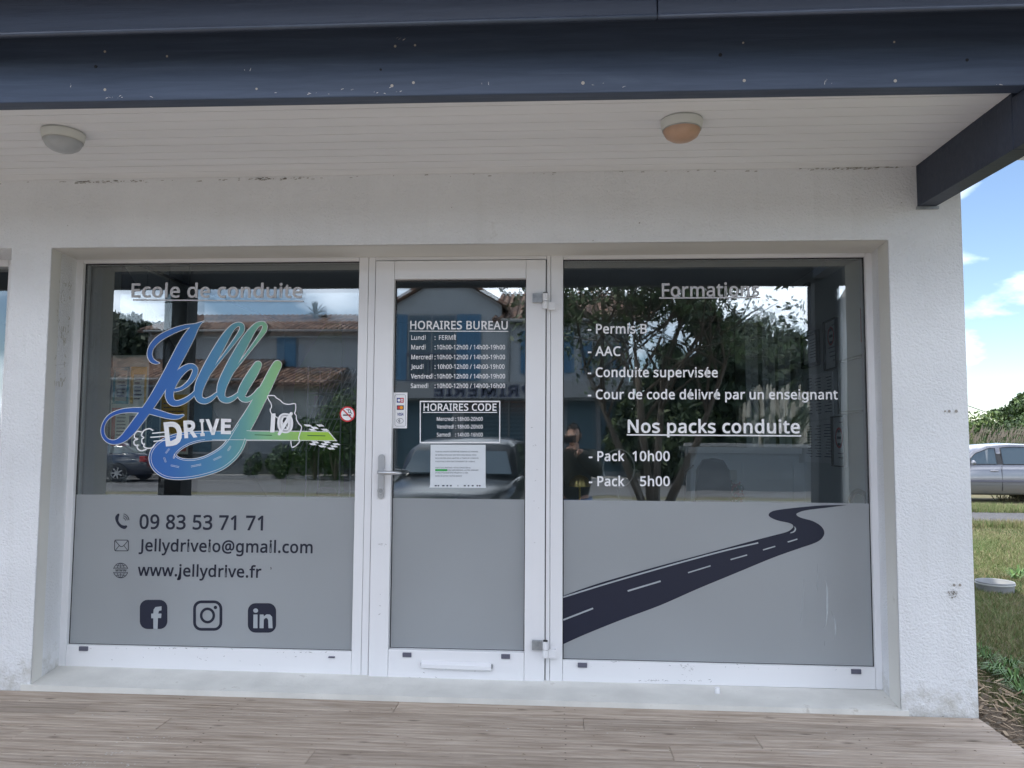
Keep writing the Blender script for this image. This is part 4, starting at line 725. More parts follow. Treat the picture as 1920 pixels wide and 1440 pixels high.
mb = MB(); isl = [(1223, 600), (1240, 597), (1272, 598), (1284, 612), (1310, 628), (1335, 650), (1370, 658), (1412, 652), (1420, 670), (1418, 700), (1412, 720), (1424, 738), (1425, 762), (1440, 790), (1460, 815), (1448, 860), (1440, 890), (1446, 915), (1425, 940), (1410, 950), (1395, 955), (1388, 935), (1386, 908)]
ribbon(mb, [(x, y, 7) for x, y in isl], Zl, YG-.0078, n=4)
ribbon(mb, [(x, y, 6.5) for x, y in [(1223, 600), (1232, 625), (1250, 655), (1252, 678), (1243, 692), (1248, 715), (1262, 728), (1285, 745), (1310, 765), (1345, 800), (1375, 840)]], Zl, YG-.0076, n=4)
mb.obj('island_outline', VW, LG, fix=False)
mb = MB()
for x, y in ((1475, 797), (1560, 797), (1520, 813), (1505, 827), (1592, 827)):
    zpoly(mb, [(x, y), (x+40, y), (x+60, y+14), (x+20, y+14)], Zl, YG-.0078)
for x, y in ((1525, 913), (1608, 913), (1510, 927), (1590, 927), (1672, 927), (1575, 942), (1655, 942), (1635, 957)):
    zpoly(mb, [(x, y), (x+40, y), (x+58, y+13), (x+18, y+13)], Zl, YG-.0078)
mb.obj('chequered_flag', VW, LG, fix=False)

# ---------------------------------------------------------------- lettering on the door
mb = MB(); ptext(mb, 'HORAIRES BUREAU', 769, 952, 617, 15, 617.5, bold=.0145); prect(mb, [(768, 620), (953, 620.5), (953, 622), (768, 621.5)]); L(DO, mb, 'white heading HORAIRES BUREAU, underlined', VW)
rows = [('Lundi', ':', 'FERMÉ', 771, 798, 823, 855, 637), ('Mardi', ':', '10h00-12h00 / 14h00-19h00', 771, 798, 819, 947, 655), ('Mercredi', ':', '10h00-12h00 / 14h00-19h00', 771, 811, 819, 947, 673.5),
        ('Jeudi', ':', '10h00-12h00 / 14h00-19h00', 770.5, 794, 820, 946, 691.5), ('Vendredi', ':', '10h00-12h00 / 14h00-19h00', 770.5, 812, 819, 947, 709.5), ('Samedi', ':', '10h00-12h00 / 14h00-16h00', 770, 803, 819, 947, 727.5)]
for d, c_, h, a, b, e, f, y in rows:
    mb = MB(); ptext(mb, d, a, b, y, 8.2, y, bold=.010); ptext(mb, ':', 814.8, 816.6, y, 8.2, y, bold=.010); ptext(mb, h, e, f, y, 8.2, y, bold=.010); L(DO, mb, 'white opening hours line for %s' % d, VW)
mb = MB(); ptext(mb, 'HORAIRES CODE', 794, 931, 770, 13, 770, bold=.0145); prect(mb, [(793, 772.5), (932, 772.5), (932, 774), (793, 774)])
for a, b in (((787, 751.5), (938, 754)), ((787, 828.5), (938, 831))): prect(mb, [(a[0], a[1]), (b[0], a[1]), (b[0], b[1]), (a[0], b[1])])
for a in (787, 936): prect(mb, [(a, 754), (a+2, 754), (a+2, 828.5), (a, 828.5)])
L(DO, mb, 'white boxed heading HORAIRES CODE', VW)
for d, h, a, b, e, f, y in (('Mercredi', '18h00-20h00', 819, 851, 857.5, 905, 789), ('Vendredi', '18h00-20h00', 819, 851, 857.5, 905, 803.5), ('Samedi', '14h00-16h00', 819, 845, 857.5, 905, 818.5)):
    mb = MB(); ptext(mb, d, a, b, y, 7, y, bold=.010); ptext(mb, ':', 853.5, 855, y, 7, y, bold=.010); ptext(mb, h, e, f, y, 7, y, bold=.010); L(DO, mb, 'white code class line for %s' % d, VW)

# ---------------------------------------------------------------- lettering on the right window
mb = MB(); ptext(mb, 'Formations', 1241, 1424, 556, 24, 555, bold=.0145); prect(mb, [(1236, 557.5), (1426, 556.5), (1426, 559), (1236, 560)]); L(RW, mb, 'grey heading Formations, underlined', VG)
for s, l, r_, y, y2 in (('- Permis B', 1102, 1213, 625, 625), ('- AAC', 1102, 1164, 667, 667), ('- Conduite supervisée', 1102, 1346, 706.5, 707), ('- Cour de code délivré par un enseignant', 1102, 1571, 748, 748.5)):
    mb = MB(); ptext(mb, s, l, r_, y, 17, y2, bold=.0145); L(RW, mb, 'white line %s' % s[2:], VW)
mb = MB(); ptext(mb, 'Nos packs conduite', 1177, 1500, 811, 23.5, 812, bold=.016); prect(mb, [(1175, 814), (1502, 816), (1502, 818.5), (1175, 816.5)]); L(RW, mb, 'white heading Nos packs conduite, underlined', VW)
for a, b, bl, y in (('- Pack', '10h00', 1186, 864), ('- Pack', '5h00', 1200, 911)):
    mb = MB(); ptext(mb, a, 1104, 1171, y, 17.5, y, bold=.016); ptext(mb, b, bl, 1256, y, 17.5, y, bold=.016); L(RW, mb, 'white line Pack %s' % b, VW)
# winding road
Zr = lambda x, y: (1030+x/2.157, 900+y/2.157)
up_ = [(56, 468), (200, 418), (400, 360), (600, 306), (800, 252), (900, 226), (960, 210), (982, 196), (986, 184), (970, 174), (925, 164), (896, 152), (887, 141), (897, 129), (925, 121), (1000, 112), (1100, 103), (1205, 101)]
lo_ = [(1130, 111), (1040, 122), (1003, 134), (1002, 144), (1022, 154), (1065, 166), (1098, 186), (1112, 210), (1104, 234), (1075, 254), (1000, 280), (900, 316), (750, 378), (600, 440), (450, 506), (300, 562), (150, 622), (56, 664)]
pts = [tuple(p) for p in spline(up_, 5)]+[tuple(p) for p in spline(lo_, 5)]
mb = MB(); zpoly(mb, pts, Zr, YG-.003); RD = mb.obj('road_decal', VD, RW, fix=False, label='navy winding road cut from vinyl')
mb = MB()
for p in ([(56, 474), (250, 414), (500, 342), (700, 288), (845, 254)],): ribbon(mb, [(x, y, 6) for x, y in p], Zr, YG-.0042, n=6, cap=False)
ribbon(mb, [(976, 214, 3), (990, 208, 6), (995, 198, 5), (992, 188, 2)], Zr, YG-.0042, n=4)
for a, b in (((56, 566), (177, 519)), ((317, 449), (450, 409)), ((561, 375), (652, 347)), ((733, 322), (800, 303)), ((864, 283), (914, 268)), ((964, 251), (1003, 239))):
    ribbon(mb, [(*a, 6.5 if a[0] < 400 else 5), (*b, 6.5 if a[0] < 400 else 5)], Zr, YG-.0042, n=2, cap=False)
mb.obj('lane_marking', FILMC, RD, fix=False)
# scuffs on the film
mb = MB()
for p in ([(1085, 340, 1), (1082, 420, 5), (1086, 450, 1)], [(1030, 400, 1), (1022, 520, 4), (1016, 570, 1)], [(1118, 400, 1), (1124, 480, 10), (1120, 570, 6), (1108, 598, 1)], [(1140, 530, 1), (1158, 590, 7), (1152, 645, 1)], [(1114, 650, 1), (1113, 668, 3)]): ribbon(mb, p, Zr, YG-.0025, n=5)
mb.obj('scuff', M('cleaning_smear', (.44, .475, .50), .5), RW, fix=False)

# ---------------------------------------------------------------- stickers and notices
def disc(mb, cx, cy, r_, Y, mi, n=40, conv=lambda x, y: (x, y)): mb.poly([P(*conv(cx+r_*math.cos(2*math.pi*k/n), cy+r_*math.sin(2*math.pi*k/n)), Y=Y) for k in range(n)], mi)
mb = MB(); disc(mb, 651.5, 776.5, 14.6, YG-.003, 0); disc(mb, 651.5, 776.5, 11.8, YG-.0036, 1)
prect(mb, [(643, 777), (658, 777), (658, 779.5), (643, 779.5)], YG-.0042, 2)
for p in ([(650, 768), (654, 770), (653, 773), (657, 774)], [(653, 767), (657, 769), (657, 772), (660, 776)]): ribbon(mb, [(x, y, 1.1) for x, y in p], lambda x, y: (x, y), YG-.0042, n=3, mi=2)
ribbon(mb, [(643.5, 768.5, 2.3), (659.5, 784.5, 2.3)], lambda x, y: (x, y), YG-.0048, n=1, mi=0)
tag(mb.obj('no_smoking_sticker', [RED, VW, BLACK], fix=False), 'round red and white no smoking sticker at the left window edge beside the door', 'sticker')
mb = MB(); prect(mb, [(738, 736), (764, 736), (763, 803), (737, 803)], YG-.004, 0); outline(mb, rrect(750.5, 769.5, 20, 59, 3), .5, lambda x, y: (x, y), YG-.0046, 1)
prect(mb, [(744, 746), (750.5, 746), (750.5, 755), (744, 755)], YG-.005, 2); prect(mb, [(750.5, 746), (757, 746), (757, 755), (750.5, 755)], YG-.005, 3); disc(mb, 748, 750.5, 2.6, YG-.0054, 0, 16); prect(mb, [(751.5, 748), (755.5, 748), (755.5, 750), (751.5, 750)], YG-.0054, 0); prect(mb, [(751.5, 751), (755.5, 751), (755.5, 753), (751.5, 753)], YG-.0054, 0)
prect(mb, [(744, 760), (757, 760), (757, 768.5), (744, 768.5)], YG-.005, 1); disc(mb, 748.3, 764.3, 3.2, YG-.0054, 3, 18); disc(mb, 752.7, 764.3, 3.2, YG-.0058, 4, 18)
ptext(mb, 'VISA', 744.5, 756.5, 779, 4.6, 779, YG-.005, .03, 2, .15)
outline(mb, arcp(750, 789, 6.3, 4.6, 0, 345, 20), .6, lambda x, y: (x, y), YG-.005, 1)
for k in (0, 1, 2): ribbon(mb, [(x, y, .7) for x, y in arcp(746, 789, 1.2+1.4*k, 1.3+1.4*k, -50, 50, 4)], lambda x, y: (x, y), YG-.005, n=2, mi=1)
tag(mb.obj('card_payment_sticker', [VW, INK, M('print_blue', (.02, .04, .25), .5), RED, M('print_orange', (.9, .35, .02), .5)], fix=False), 'tall white sticker of accepted payment cards on the door glass above the handle', 'sticker')
mb = MB(); prect(mb, [(807.5, 834), (910.5, 834), (910.5, 908), (806.5, 908)], YG-.004, 0); prect(mb, [(806.5, 908), (910.5, 908), (911.5, 915), (805.5, 914)], YG-.0045, 0)
tl = [("POUR DES RAISON D'OUVERTURE SUIVANTE LES HORAIRES", 896), ('DE BUREAU AFFICHEES SONT BIEN MAINTENUES, NOUS', 893), ('NOUS DEVONS NOUS ADAPTER, LE TEMPS DE LA MISE EN', 897), ("PLACE POUR LE BON FONCTIONNEMENT DE L'AGENCE.", 891), None, ('NOUS VOUS INVITONS A NOUS CONTACTER AU', 882), ('NOUS REPONDRONS A VOTRE DEMANDE', 897), ('ET NOUS POUVONS ETRE PRESENT EN 15 MIN.', 878), ('MERCI DE VOTRE COMPREHENSION', 866)]
ys = [848, 854.2, 860.2, 866.4, 0, 878, 882.8, 887.6, 893.6]
for t_, y in zip(tl, ys):
    if t_: ptext(mb, t_[0], 839 if y == 882.8 else 816.5, t_[1], y, 2.3, y, YG-.005, .0, 1)
prect(mb, [(816, 879.5), (838.5, 879.5), (838.5, 883.3), (816, 883.3)], YG-.005, 2)
for a, b in ((815, 819), (820.5, 823.5), (829, 833.5), (837, 840.5), (843.5, 847), (858, 859.2), (869.5, 873.5), (877, 880), (884.5, 888), (893.5, 896.5), (898, 901)): prect(mb, [(a, 909.5), (b, 909.5), (b, 912), (a, 912)], YG-.005, 1)
tag(mb.obj('paper_notice', [PAPER, INK, GREENI], fix=False), 'typed paper notice with one green highlight, held on the door glass below the class times', 'notice')

# ================================================================ DECK
DECKO = E('deck', loc=(0, 3.65, DK), kind='structure')
def dko(mb, name, m, **k): o = mb.obj(name, m, DECKO, **k); o.matrix_parent_inverse = Matrix.Translation((0, -3.65, -DK)); return o
bw = .1415; y = 3.643; i = 0
while y > .95:
    joints = [-6.2]; x = random.uniform(-4.4, -1.5) if i != 1 else -2.1
    while x < 1.3: joints.append(x); x += random.uniform(2.2, 3.6)
    if i == 1: joints = [-6.2, -2.15, .101]
    joints.append(1.852-.0*i+random.uniform(-.006, .006))
    for a, b in zip(joints[:-1], joints[1:]):
        dz = random.uniform(-.0015, .0015); gr = MB()
        # a grooved board: shallow ribs along its length
        nr = 5; x0, x1 = a+.0012, b-.0012; y0, y1 = y-bw+.003, y-.003; prof = [(y0, DK-.026), (y0, DK-.003+dz), (y0+.003, DK+dz)]
        for r_ in range(1, nr): yy = y0+(y1-y0)*r_/nr; prof += [(yy-.003, DK+dz), (yy, DK-.0014+dz), (yy+.003, DK+dz)]
        prof += [(y1-.003, DK+dz), (y1, DK-.003+dz), (y1, DK-.026)]
        n = len(prof); gr.add([(x0, p[0], p[1]) for p in prof]+[(x1, p[0], p[1]) for p in prof], [(q, q+1, n+q+1, n+q) for q in range(n-1)]+[tuple(range(n)), tuple(range(n, 2*n))[::-1]])
        dko(gr, 'deck_board', DECK)
    y -= bw; i += 1
JW = M('deck_joist_wood', (.14, .11, .08), .85)
for x in (-6, -4.5, -3, -1.5, 0, 1.2, 1.80): dko(MB().box((x, .97, .20), (x+.045, 3.64, DK-.0275)), 'joist', JW)
dko(MB().box((-6.2, .965, .02), (1.84, .99, DK-.028)), 'skirt', JW)
mb = MB()                                                  # pairs of deck screws over the joists
for j_ in range(int((3.643-.95)/bw)):
    for x in (-5.98, -4.48, -2.98, -1.48, .02, 1.22, 1.82):
        for q in (.03, .11): mb.lathe([(0, .0), (.0042, .0)], (x+random.uniform(-.006, .006), 3.643-j_*bw-q, DK+.0022), 8)
dko(mb, 'deck_screw', M('rusty_screw', (.10, .07, .05), .6), kind='stuff', fix=False)
mb = MB()                                                  # white plaster splashes and dust on the deck
for cx, cy, s_, nn in ((150, 1432, 26, 40), (215, 1410, 14, 20), (290, 1385, 34, 30), (240, 1433, 16, 14), (745, 1379, 3, 3), (480, 1437, 4, 3), (1310, 1434, 3, 3), (420, 1340, 120, 20), (1200, 1370, 250, 26)):
    for k in range(nn):
        c = P(cx+random.gauss(0, s_), cy+random.gauss(0, 4), Z=DK+.0022); a = random.uniform(.0012, .006); b = a*random.uniform(.25, .6)
        mb.add([c+Vector((-a, 0, 0)), c+Vector((0, -b, 0)), c+Vector((a, b*.2, 0)), c+Vector((a*.2, b, 0))], [(0, 1, 2, 3)])
dko(mb, 'plaster_spot', M('plaster_dust', (.6, .59, .57), .9), kind='stuff', fix=False)
mb = MB()
for k in range(160):
    c = P(random.uniform(0, 1900), random.uniform(1310, 1438), Z=DK+.0025); a = random.uniform(.002, .008); t = random.uniform(0, 3.1); d = Vector((math.cos(t), math.sin(t), 0)); n = Vector((-d.y, d.x, 0))
    mb.add([c-d*a, c+n*a*.25, c+d*a, c-n*a*.25+Vector((0, 0, .002))], [(0, 1, 2, 3)])
dko(mb, 'dry_leaf_crumb', M('dry_crumb', (.16, .11, .07), .9), kind='stuff', fix=False)

# ================================================================ CEILING SENSORS
def sensor(px, py, lab, dome):
    c = P(px, py, Z=ZS); o = E('ceiling_light', lab, 'ceiling light', (c.x, c.y, ZS), group='round lights under the porch ceiling')
    MB().lathe([(.0, -.002), (.084, -.002), (.084, -.010), (.081, -.030), (.076, -.040), (.0, -.040)], n=40).obj('base', M('sensor_white', (.62, .63, .6), .5), o, smooth=True)
    MB().lathe([(.075, -.038), (.073, -.050), (.064, -.066), (.044, -.079), (.02, -.085), (0, -.086)], n=40).obj('diffuser', dome, o, smooth=True)
    MB().lathe([(.0755, -.0385), (.078, -.041), (.0755, -.0435)], n=40).obj('ring', M('sensor_ring', (.4, .4, .39), .5), o, smooth=True)
sensor(119, 248, 'round white porch light with a grey diffuser, left of the two', M('diffuser_grey', (.42, .44, .46), .35, var=.1, vs=20))
sensor(1278, 226, 'round white porch light with a peach tinted diffuser, right of the two', M('diffuser_peach', (.50, .32, .22), .35, var=.1, vs=20))

# white peg on the sill
c = P(1345, 1299, Y=3.80); tag(MB().lathe([(0, .026), (.011, .026), (.0125, .02), (.0125, .0), (0, 0)], (c.x, 3.80, .392), 18).obj('door_stop', PVC, smooth=False), 'small white peg standing on the sill under the right window', 'door stop')

# ================================================================ NEIGHBOURING WINDOW at the left edge
NW = E('fixed_window', 'dark window of the next unit, cut by the left edge of the photo', 'window')
MB().box((-2.968, 3.90, .40), (-2.90, 3.975, 2.56)).obj('frame_stile', PVC, NW, bev=.002)
MB().box((-5.59, 3.90, .40), (-2.97, 3.975, .55)).obj('frame_rail', PVC, NW, bev=.002); MB().box((-5.59, 3.90, 2.50), (-2.97, 3.975, 2.56)).obj('frame_rail', PVC, NW, bev=.002)
MB().box((-2.90, 3.902, .40), (-2.795, 3.97, 2.56)).obj('frame_stile', PVC, NW)
MB().add([(-5.59, YG, .55), (-2.968, YG, .55), (-2.968, YG, 2.5), (-5.59, YG, 2.5)], [(0, 1, 2, 3)]).obj('glass', GLASS_O, NW, fix=False)
MB().box((-5.59, 7.2, .3), (-2.8, 7.25, 2.7)).box((-5.6, 3.96, 2.69), (-2.8, 7.2, 2.72)).box((-5.6, 3.96, .34), (-2.8, 7.2, .38)).box((-2.78, 3.96, .38), (-2.74, 7.2, 2.69)).obj('room_behind', M('dark_room', (.10, .11, .11), .9), NW)

# ================================================================ THINGS INSIDE THE SHOP
WX = xr-.004
def wallrect(pts, X=WX): return [P(px, py, X=X) for px, py in pts]
def framed(pts, lab, name, fm, cont, cat, bw_=.02, inkrows=0, ring=None):
    # picture hung on the side wall, corners given by its outline
    q = wallrect(pts); y0 = min(p.y for p in q); y1 = max(p.y for p in q); z1 = (q[0].z+q[1].z)/2; z0 = (q[2].z+q[3].z)/2
    o = E(name, lab, cat, (WX, (y0+y1)/2, (z0+z1)/2)); hy = (y1-y0)/2; hz = (z1-z0)/2
    m = MB()
    if bw_: m.box((-.022, -hy, -hz), (0, hy, -hz+bw_)).box((-.022, -hy, hz-bw_), (0, hy, hz)).box((-.022, -hy, -hz+bw_), (0, -hy+bw_, hz-bw_)).box((-.022, hy-bw_, -hz+bw_), (0, hy, hz-bw_)); m.obj('frame', fm, o)
    MB().box((-.008, -hy+bw_, -hz+bw_), (-.002, hy-bw_, hz-bw_)).obj('sheet', cont, o)
    if inkrows:
        m = MB()
        for k in range(inkrows):
            z = hz-bw_-.03-(2*hz-2*bw_-.05)*k/inkrows; a = random.uniform(.3, .9); hh = .0022
            if ring and abs(z-ring[0]) < ring[1]*1.1: continue
            m.box((-.0095, -(hy-bw_)*.8, z-hh), (-.0085, -(hy-bw_)*.8+(hy-bw_)*1.6*a, z+hh))
        m.obj('printing', INK, o, kind='stuff')
    if ring:
        m = MB(); n = 32; z, r_ = ring; vs = [(-.0105, rr*math.cos(2*math.pi*k/n), z+rr*math.sin(2*math.pi*k/n)) for rr in (r_, r_*.78) for k in range(n)]
        m.add(vs, [(k, (k+1) % n, n+(k+1) % n, n+k) for k in range(n)]); m.obj('red_ring', RED, o, fix=False)
        MB().box((-.0105, -r_*.5, z-.008), (-.0095, r_*.5, z+.008)).box((-.0105, -r_*.4, z-.045), (-.0095, r_*.4, z-.03)).box((-.0105, -r_*.4, z+.03), (-.0095, r_*.4, z+.045)).obj('ring_text', INK, o)
    return o
SHEET = M('poster_white', (.88, .9, .93), .6); GREYP = M('grey_picture', (.28, .32, .36), .4)
framed([(1507, 533), (1520, 533), (1520, 622), (1507, 622)], 'narrow black framed picture, uppermost on the white side wall inside', 'picture_frame', BLACK, GREYP, 'picture', .02)
framed([(1508, 628), (1537, 620), (1537, 684), (1508, 692)], 'black framed certificate tilted below the narrow picture on the side wall', 'picture_frame', BLACK, SHEET, 'picture', .02, 7)
framed([(1551, 600), (1572, 598), (1572, 692), (1551, 694)], 'hanging sign sheet with a red ring, upper of the two on the side wall', 'wall_sign', BLACK, SHEET, 'sign', .006, 9, (.05, .055))
framed([(1566, 780), (1588, 780), (1588, 876), (1566, 874)], 'hanging sign sheet with a red ring, lower of the two near the film', 'wall_sign', BLACK, SHEET, 'sign', .006, 9, (.02, .06))
framed([(1578, 672), (1628, 668), (1628, 776), (1578, 774)], 'grey framed whiteboard on the side wall nearest the glass', 'whiteboard', M('board_frame', (.10, .11, .12), .4), M('board_white', (.8, .84, .88), .2), 'whiteboard', .014)
framed([(1617, 575), (1628, 575), (1628, 640), (1617, 640)], 'small red poster above the whiteboard', 'poster', RED, M('poster_red', (.4, .03, .02), .5), 'poster', 0)
for i, (a, b, t_, u) in enumerate(((1511, 1526, 702, 788), (1527, 1543, 701, 787), (1545, 1563, 698, 784), (1511, 1526, 791, 866), (1527, 1543, 790, 867), (1545, 1562, 787, 868))):
    framed([(a, t_), (b, t_), (b, u), (a, u)], ['first', 'second', 'third'][i % 3]+' sheet from the blinds in the '+('upper' if i < 3 else 'lower')+' row of notices pinned on the side wall', 'wall_notice', INK, SHEET, 'notice', 0, 12)
# hanging strips of the blinds, stacked open at the back
bl = E('vertical_blind', 'pale vertical blind strips hanging at the end of the white side wall', 'blind', (1.3, 5.3, 2.6))
BLM = M('blind_fabric', (.7, .75, .8), .8)
for k, px in enumerate((1408, 1420, 1440, 1452, 1470, 1482)):
    c = P(px, 800, Y=5.25+.02*k); MB().box((c.x-.02-1.3, -.01+.02*k, -1.95), (c.x+.02-1.3, -.004+.02*k, -.03)).obj('strip', BLM, bl)
MB().box((-.12, -.04, -.03), (.30, .16, .0)).obj('rail', PVC, bl)
# brass mushroom lamp
c = P(1087, 912, Y=4.12); o = E('desk_lamp', 'brass mushroom lamp just inside the right window above the film', 'lamp', (c.x, 4.12, 1.1))
pr_ = []; n = 48; vs = []; fs = []
rows_ = [(.055, 0), (.054, .012), (.050, .028), (.041, .044), (.026, .056), (.008, .061)]
for r_, h in rows_:
    for k in range(n): t = 2*math.pi*k/n; q = r_*(1+.035*math.cos(12*t)); vs.append((q*math.cos(t), q*math.sin(t), c.z-1.1+h))
fs = [(i*n+k, i*n+(k+1) % n, (i+1)*n+(k+1) % n, (i+1)*n+k) for i in range(len(rows_)-1) for k in range(n)]
MB().add(vs, fs).obj('lamp_shade', BRASS, o, smooth=True)
MB().tube([(0, 0, 0), (0, 0, c.z-1.1+.055)], .006, 10).obj('stem', BRASS, o); MB().lathe([(0, .012), (.05, .012), (.055, 0)], n=30).obj('foot', BRASS, o)
tag(MB().box((-.04, 4.03, 1.07), (.75, 4.5, 1.098)).box((-.03, 4.05, .38), (.0, 4.09, 1.07)).box((.7, 4.05, .38), (.73, 4.09, 1.07)).box((-.03, 4.44, .38), (.0, 4.48, 1.07)).box((.7, 4.44, .38), (.73, 4.48, 1.07)).obj('side_table', M('dark_table', (.03, .03, .035), .5)), 'dark high side table under the brass lamp, mostly behind the grey film', 'table')
# ring mirror on a stand
c = P(1160, 878, Y=4.75); o = E('ring_lamp', 'thin pale ring on a slim stand behind the words Pack 10h00', 'ring light', (c.x, 4.75, .38))
n = 40; MB().tube([(.095*math.cos(2*math.pi*k/n), 0, c.z-.38+.115*math.sin(2*math.pi*k/n)) for k in range(n+1)], .005, 8).obj('ring', M('ring_pale', (.6, .6, .6), .3), o, smooth=True)
MB().tube([(0, 0, 0), (0, 0, c.z-.38-.115)], .005, 8).obj('stand', METAL, o); MB().lathe([(0, .01), (.1, .01), (.1, 0)], n=24).obj('foot', METAL, o)
# reception counter with panelled front
o = E('reception_counter', 'white reception counter with a pale ledge along its top, seen through the right window', 'counter', (1.15, 5.4, .38))
q0 = P(1290, 838, Y=5.2); CW = M('counter_white', (.58, .62, .66), .5)
MB().box((q0.x-1.15, -.2, q0.z-.38-.04), (.44, .15, q0.z-.38)).obj('top', M('counter_top', (.8, .82, .85), .4), o)
MB().box((q0.x-1.15+.02, -.17, 0), (.43, .1, q0.z-.38-.041)).obj('front', CW, o)
for k in range(3): x0 = q0.x-1.15+.03+k*.33; MB().box((x0, -.182, .06), (x0+.31, -.171, q0.z-.38-.1)).obj('panel', CW, o)
MB().box((q0.x-1.15+.09, -.19, q0.z-.38-.33), (q0.x-1.15+.32, -.183, q0.z-.38-.15)).obj('notice_panel', M('counter_notice', (.42, .44, .42), .6), o)
# swivel chair with a headrest back
c = P(1342, 906, Y=4.55); o = E('office_chair', 'dark office chair with a rounded back in front of the counter', 'chair', (c.x, 4.6, .38))
hh = c.z-.38
MB().prism([(x*.105, 0, hh+z*.14) for x, z in ((-1, -.8), (-.9, .5), (-.55, .95), (0, 1.02), (.55, .95), (.9, .5), (1, -.8), (.7, -1.1), (-.7, -1.1))], (0, .06, 0)).obj('backrest', M('chair_fabric', (.02, .028, .045), .8), o, bev=.02)
MB().box((-.23, -.42, .42), (.23, .03, .50)).obj('seat', bpy.data.materials['chair_fabric'], o, bev=.03)
MB().tube([(0, .09, .45), (0, .11, .6), (0, .08, hh-.12)], .02, 8).obj('back_bar', BLACK, o); MB().tube([(0, -.2, .08), (0, -.2, .42)], .03, 10).obj('column', BLACK, o)
for k in range(5):
    t = 2*math.pi*k/5; MB().tube([(0, -.2, .09), (.28*math.cos(t), -.2+.28*math.sin(t), .06)], .018, 8).obj('base_leg', BLACK, o)
MB().tube([(-.11, .05, hh+.10), (-.155, .04, hh+.06), (-.165, .04, hh-.1), (-.17, .02, hh-.28)], .005, 6).obj('arm_wire', BLACK, o)
# red seat top, small plant, radiator, dark hoop
c = P(1335, 944, Y=4.1); o = E('red_armchair', 'low red armchair whose back just shows above the grey film', 'armchair', (c.x, 4.5, .38)); RDF = M('red_fabric', (.16, .012, .02), .8)
MB().prism([(-.27, -.46, .35), (.27, -.46, .35), (.25, -.46, c.z-.38-.02), (.1, -.46, c.z-.38+.01), (-.1, -.46, c.z-.38+.01), (-.25, -.46, c.z-.38-.02)], (0, .09, 0)).obj('backrest', RDF, o, bev=.02)
MB().box((-.27, -.365, .2), (.27, .08, .42)).obj('seat', RDF, o, bev=.03); MB().box((-.33, -.45, .15), (-.272, .08, .55)).obj('armrest', RDF, o, bev=.02); MB().box((.272, -.45, .15), (.33, .08, .55)).obj('armrest', RDF, o, bev=.02)
for sx in (-.28, .28):
    for sy in (-.4, .05): MB().tube([(sx, sy, 0), (sx, sy, .15)], .015, 8).obj('leg', BLACK, o)
def leafblob(mb, c, rad, n, size, mats=1, flat=0, drop=0, hollow=.0):
    c = np.array(c); rad = np.array(rad)
    d = RNG.normal(size=(n, 3)); d /= np.linalg.norm(d, axis=1)[:, None]; r_ = (hollow+(1-hollow)*RNG.random(n))**(1/2.4); p = c+d*r_[:, None]*rad
    a = RNG.normal(size=(n, 3)); a[:, 2] *= (1-flat); a /= np.linalg.norm(a, axis=1)[:, None]; b = np.cross(a, RNG.normal(size=(n, 3))); b /= np.linalg.norm(b, axis=1)[:, None]
    s = size*RNG.uniform(.6, 1.3, n)[:, None]; vs = np.stack([p-a*s, p-b*s*.42, p+a*s, p+b*s*.42], 1).reshape(-1, 3)
    o = len(mb.v); mb.v += [tuple(v) for v in vs]; mb.f += [(o+4*i, o+4*i+1, o+4*i+2, o+4*i+3) for i in range(n)]; mb.m += list(RNG.integers(0, mats, n))
    return mb
LEAFI = M('indoor_leaf', (.03, .07, .03), .6)
c = P(1376, 925, Y=4.7); o = E('potted_plant', 'small dark plant with reddish leaves beside the office chair', 'plant', (c.x, 4.7, .38))
MB().lathe([(0, 0), (.07, 0), (.09, .55), (.0, .55)], n=20).obj('pot', BLACK, o); leafblob(MB(), (0, 0, c.z-.38), (.06, .06, .09), 160, .022, 2).obj('foliage', [LEAFI, M('red_leaf', (.2, .02, .02), .6)], o, fix=False)
MB().tube([(0, 0, .5), (0, 0, c.z-.38)], .006).obj('stem', BLACK, o)
o = E('radiator', 'white ribbed radiator low on the back wall under the blinds', 'radiator', (1.28, 5.7, .38)); c = P(1450, 905, Y=5.7)
for k in range(8): MB().box((-.20+k*.05, 0, .25), (-.20+k*.05+.042, .05, c.z-.38)).obj('fin', CW, o)
MB().box((-.21, -.005, c.z-.38+.002), (.21, .055, c.z-.38+.025)).obj('top_grille', CW, o)
c = P(1610, 945, Y=4.02); a = P(1624, 945, Y=4.02).x-c.x
hp = E('floor_hoop', 'dark curved hoop peeping above the film in the lower right corner', 'hoop', (c.x, 4.02, .38))
MB().tube([(a*1.15*math.cos(math.pi*k/24), 0, c.z-.38+a*1.9*math.sin(math.pi*k/24)*.92) for k in range(25)], .013, 12).tube([(-a*1.15, 0, c.z-.38), (-a*1.15, 0, 0)], .0085).tube([(a*1.15, 0, c.z-.38), (a*1.15, 0, 0)], .0085).obj('tube', BLACK, hp, smooth=True)
